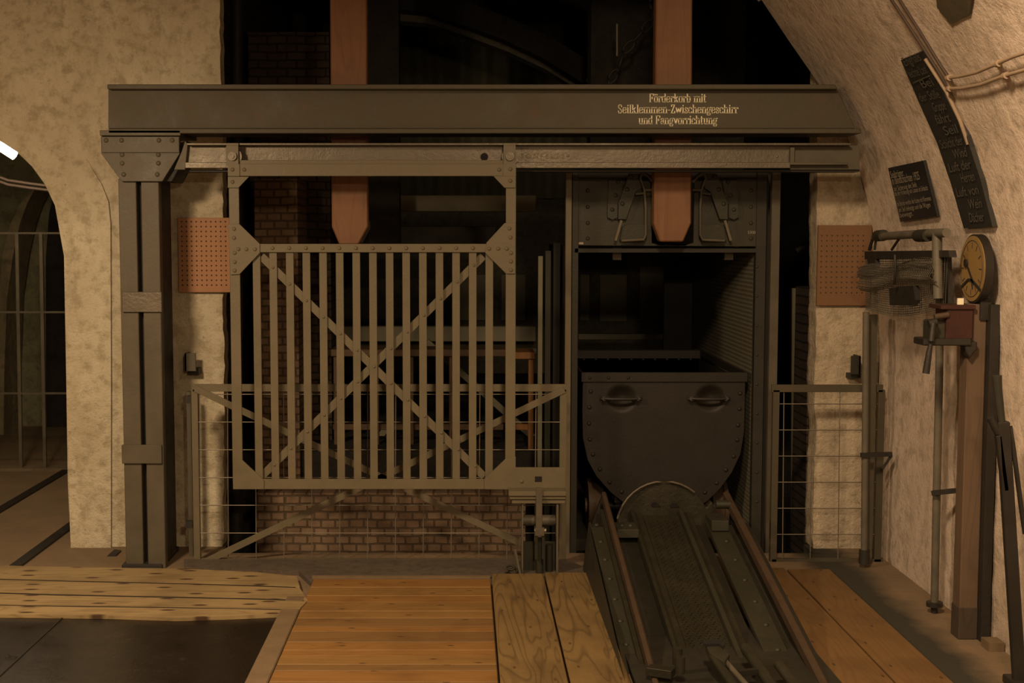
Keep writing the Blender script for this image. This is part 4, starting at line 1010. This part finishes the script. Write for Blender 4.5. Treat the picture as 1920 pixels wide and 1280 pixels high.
# radius from height
RAD = (atX(cxp, 442, DX) - atX(cxp, 565, DX)).z / 2
dl = thing('wall_dial', 'round amber dial gauge with black pointer facing across the tunnel', 'dial', c + Vector((.05, 0, -RAD)))
c = (atX(cxp, 442, DX) + atX(cxp, 565, DX)) / 2
MB().tube([c + Vector((.004, 0, 0)), c + Vector((.035, 0, 0))], RAD * 1.05, 48).build('case', M['iron'], dl, .004)
ds_ = MB().tube([c, c + Vector((.02, 0, 0))], RAD, 48)
dfc = ds_.build('dial_face', M['dial'], dl)
tk = MB()
for i in range(12):
    a = 2 * PI * i / 12; u = Vector((0, math.cos(a), math.sin(a))); tk.bar(c + u * RAD * .62 - Vector((.001, 0, 0)), c + u * RAD * .8 - Vector((.001, 0, 0)), .004, .0015, (1, 0, 0))
pr = []
for i in range(49): a = 2 * PI * i / 48; pr.append(c + Vector((-.001, math.cos(a) * RAD * .86, math.sin(a) * RAD * .86)))
tk.tube(pr, .0016, 4, False); tk.build('markings', M['rub'], dfc)
def dq(px, py): v = atX(px, py, DX - .004); return v
MB().bar(dq(1813, 497), dq(1825, 532), .010, .002, (1, 0, 0)).tube([dq(1812, 493) , dq(1812, 493) - Vector((.006, 0, 0))], .016, 14).bar(dq(1820, 520), dq(1823, 541), .005, .002, (1, 0, 0)).build('pointer', M['iron'], dfc)
MB().bar(dq(1802, 538), dq(1815, 524), .010, .002, (1, 0, 0)).bar(dq(1815, 524), dq(1822, 525), .010, .002, (1, 0, 0)).bar(dq(1822, 525), dq(1838, 544), .012, .002, (1, 0, 0)).build('lower_pointer', M['iron'], dfc)
MB().box((c.x + .02, c.y - .05, 1.27), (c.x + .06, c.y + .06, c.z - RAD * .9)).build('neck', M['iron'], dl)
# set lever at far right
sl = thing('points_lever', 'black iron lever stand leaning at the right edge', 'lever', fl(1905, 1305, 0))
q = lambda x, y, Y=4.62: at(x, y, Y)
MB().tube([q(1869, 704), q(1871, 730), q(1879, 800)], .017, 12, True, .013).build('grip', M['darksteel'], sl)
MB().bar(q(1880, 790), q(1912, 1296), .042, .03, (0, 1, 0)).bar(q(1871, 815), q(1885, 920), .02, .03, (0, 1, 0)).build('stem', M['iron'], sl, .004)
MB().tube([q(1857, 782), q(1872, 812)], .014, 10).build('catch_grip', M['iron'], sl)
MB().tube([q(1886, 812), q(1894, 800), q(1900, 840), q(1916, 960), q(1922, 1000)], .009, 8).build('catch_rod', M['iron'], sl)
MB().box((q(1912, 1300).x - .04, 4.55, 0), (q(1912, 1300).x + .06, 4.68, .03)).build('base', M['iron'], sl, .004)

# ================================================================== BEAM LETTERING (slab-serif, built as mesh strokes)
X = .68
def S(x, y, w=.11): return [(x - w, y), (x + w, y)]
bowl = lambda x0, x1, y0, y1: [(x0, y0 + .12), (x0, y1 - .12), (x0 + .08, y1 - .02), ((x0 + x1) / 2, y1), (x1 - .08, y1 - .02), (x1, y1 - .12), (x1, y0 + .12), (x1 - .08, y0 + .02), ((x0 + x1) / 2, y0), (x0 + .08, y0 + .02), (x0, y0 + .12)]
archn = lambda x0, x1: [(x0, X - .14), (x0 + .1, X - .02), ((x0 + x1) / 2 + .04, X), (x1 - .03, X - .06), (x1, X - .16), (x1, 0)]
G = {
 'F': (.56, [[(.12, 0), (.12, 1)], S(.12, 0), [(.02, 1), (.5, 1), (.5, .8)], [(.12, .5), (.36, .5)], [(.36, .6), (.36, .4)]]),
 'o': (.50, [bowl(.08, .42, 0, X)]),
 'ö': (.50, [bowl(.08, .42, 0, X), [(.14, .86), (.14, .94)], [(.36, .86), (.36, .94)]]),
 'r': (.42, [[(.14, 0), (.14, X)], S(.14, 0), [(.04, X), (.14, X)], [(.14, X - .16), (.24, X - .02), (.36, X), (.38, X - .14)]]),
 'd': (.54, [[(.42, 0), (.42, 1)], [(.32, 1), (.42, 1)], [(.42, 0), (.52, 0)], [(.42, .12), (.3, 0), (.16, .02), (.08, .14), (.08, X - .14), (.16, X - .02), (.3, X), (.42, X - .12)]]),
 'e': (.50, [[(.08, .36), (.42, .36), (.42, X - .14), (.34, X - .02), (.25, X), (.16, X - .02), (.08, X - .14), (.08, .12), (.16, .02), (.26, 0), (.36, .03), (.42, .14)]]),
 'k': (.56, [[(.13, 0), (.13, 1)], [(.03, 1), (.13, 1)], S(.13, 0), [(.13, .26), (.42, X)], S(.42, X, .08), [(.24, .38), (.45, 0)], S(.45, 0, .09)]),
 'b': (.52, [[(.12, 0), (.12, 1)], [(.02, 1), (.12, 1)], [(.12, .12), (.24, 0), (.36, .02), (.44, .14), (.44, X - .14), (.36, X - .02), (.24, X), (.12, X - .12)]]),
 'm': (.86, [[(.13, 0), (.13, X)], S(.13, 0), [(.03, X), (.13, X)], archn(.13, .43), S(.43, 0), archn(.43, .74), S(.74, 0)]),
 'n': (.58, [[(.13, 0), (.13, X)], S(.13, 0), [(.03, X), (.13, X)], archn(.13, .45), S(.45, 0)]),
 'h': (.58, [[(.13, 0), (.13, 1)], S(.13, 0), [(.03, 1), (.13, 1)], archn(.13, .45), S(.45, 0)]),
 'i': (.28, [[(.14, 0), (.14, X)], S(.14, 0), [(.04, X), (.14, X)], [(.14, .86), (.14, .95)]]),
 'l': (.28, [[(.14, 0), (.14, 1)], S(.14, 0), [(.04, 1), (.14, 1)]]),
 't': (.36, [[(.15, .9), (.15, .12), (.22, 0), (.34, .04)], [(.04, X), (.32, X)]]),
 'S': (.54, [[(.44, .76), (.44, .88), (.34, 1), (.2, 1), (.1, .88), (.1, .7), (.2, .56), (.34, .46), (.44, .32), (.44, .12), (.34, 0), (.18, 0), (.1, .12), (.1, .26)]]),
 'Z': (.54, [[(.1, .8), (.1, 1), (.44, 1), (.08, 0), (.46, 0), (.46, .22)]]),
 '-': (.36, [[(.06, .36), (.30, .36)]]),
 'w': (.74, [[(.08, X), (.22, 0), (.37, X), (.52, 0), (.66, X)], S(.08, X, .08), S(.66, X, .08)]),
 'v': (.50, [[(.08, X), (.25, 0), (.42, X)], S(.08, X, .08), S(.42, X, .08)]),
 's': (.44, [[(.36, .5), (.34, X - .04), (.2, X), (.1, X - .1), (.12, .42), (.3, .28), (.36, .16), (.3, .02), (.2, 0), (.09, .04), (.08, .18)]]),
 'c': (.47, [[(.4, X - .18), (.36, X - .03), (.24, X), (.12, X - .06), (.08, X - .2), (.08, .18), (.12, .04), (.25, 0), (.36, .03), (.41, .16)]]),
 'g': (.53, [bowl(.08, .38, .18, X), [(.36, X - .06), (.5, X)], [(.12, .2), (.1, .06), (.36, .0), (.44, -.1), (.36, -.24), (.16, -.24), (.06, -.12), (.12, .02)]]),
 'u': (.58, [[(.13, X), (.13, .14), (.2, .02), (.32, 0), (.44, .14)], [(.44, X), (.44, 0)], [(.44, 0), (.53, 0)], [(.03, X), (.13, X)], [(.34, X), (.44, X)]]),
 'a': (.50, [[(.1, .54), (.14, X - .02), (.28, X), (.38, X - .1), (.38, 0)], [(.38, 0), (.48, 0)], [(.38, .4), (.2, .38), (.08, .26), (.08, .1), (.18, 0), (.3, .04), (.38, .14)]]),
 ' ': (.34, []),
}
def slab(s, px0, px1, base_py, h_px, Y, m, parent):
    tot = sum(G[c][0] for c in s); a = at(px0, base_py, Y); b = at(px1, base_py, Y); k = (b.x - a.x) / tot
    H = (at(px0, base_py - h_px, Y) - a).z; mb = MB(); cx = 0
    for c in s:
        adv, strokes = G[c]
        for st_ in strokes:
            P_ = [Vector((a.x + (cx + x) * k, Y - .001, a.z + y * H)) for x, y in st_]
            for p_, q_ in zip(P_, P_[1:]):
                d = q_ - p_
                if d.length < 1e-6: continue
                horiz = abs(d.x) > 3 * abs(d.z); wd_ = H * (.065 if horiz else .125)
                e = d.normalized() * wd_ * .3
                mb.bar(p_ - e, q_ + e, wd_, .0015, (0, 1, 0))
        cx += adv
    o = mb.build('lettering', m, parent); o['label'] = 'cream lettering'
bp = bmo
for s, x0, x1, by in (('Förderkorb mit', 1217, 1324, 191.5), ('Seilklemmen-Zwischengeschirr', 1158, 1384, 212), ('und Fangvorrichtung', 1197, 1345, 232.5)):
    slab(s, x0, x1, by, 15.5, bY + .0585, M['cream'], bp)
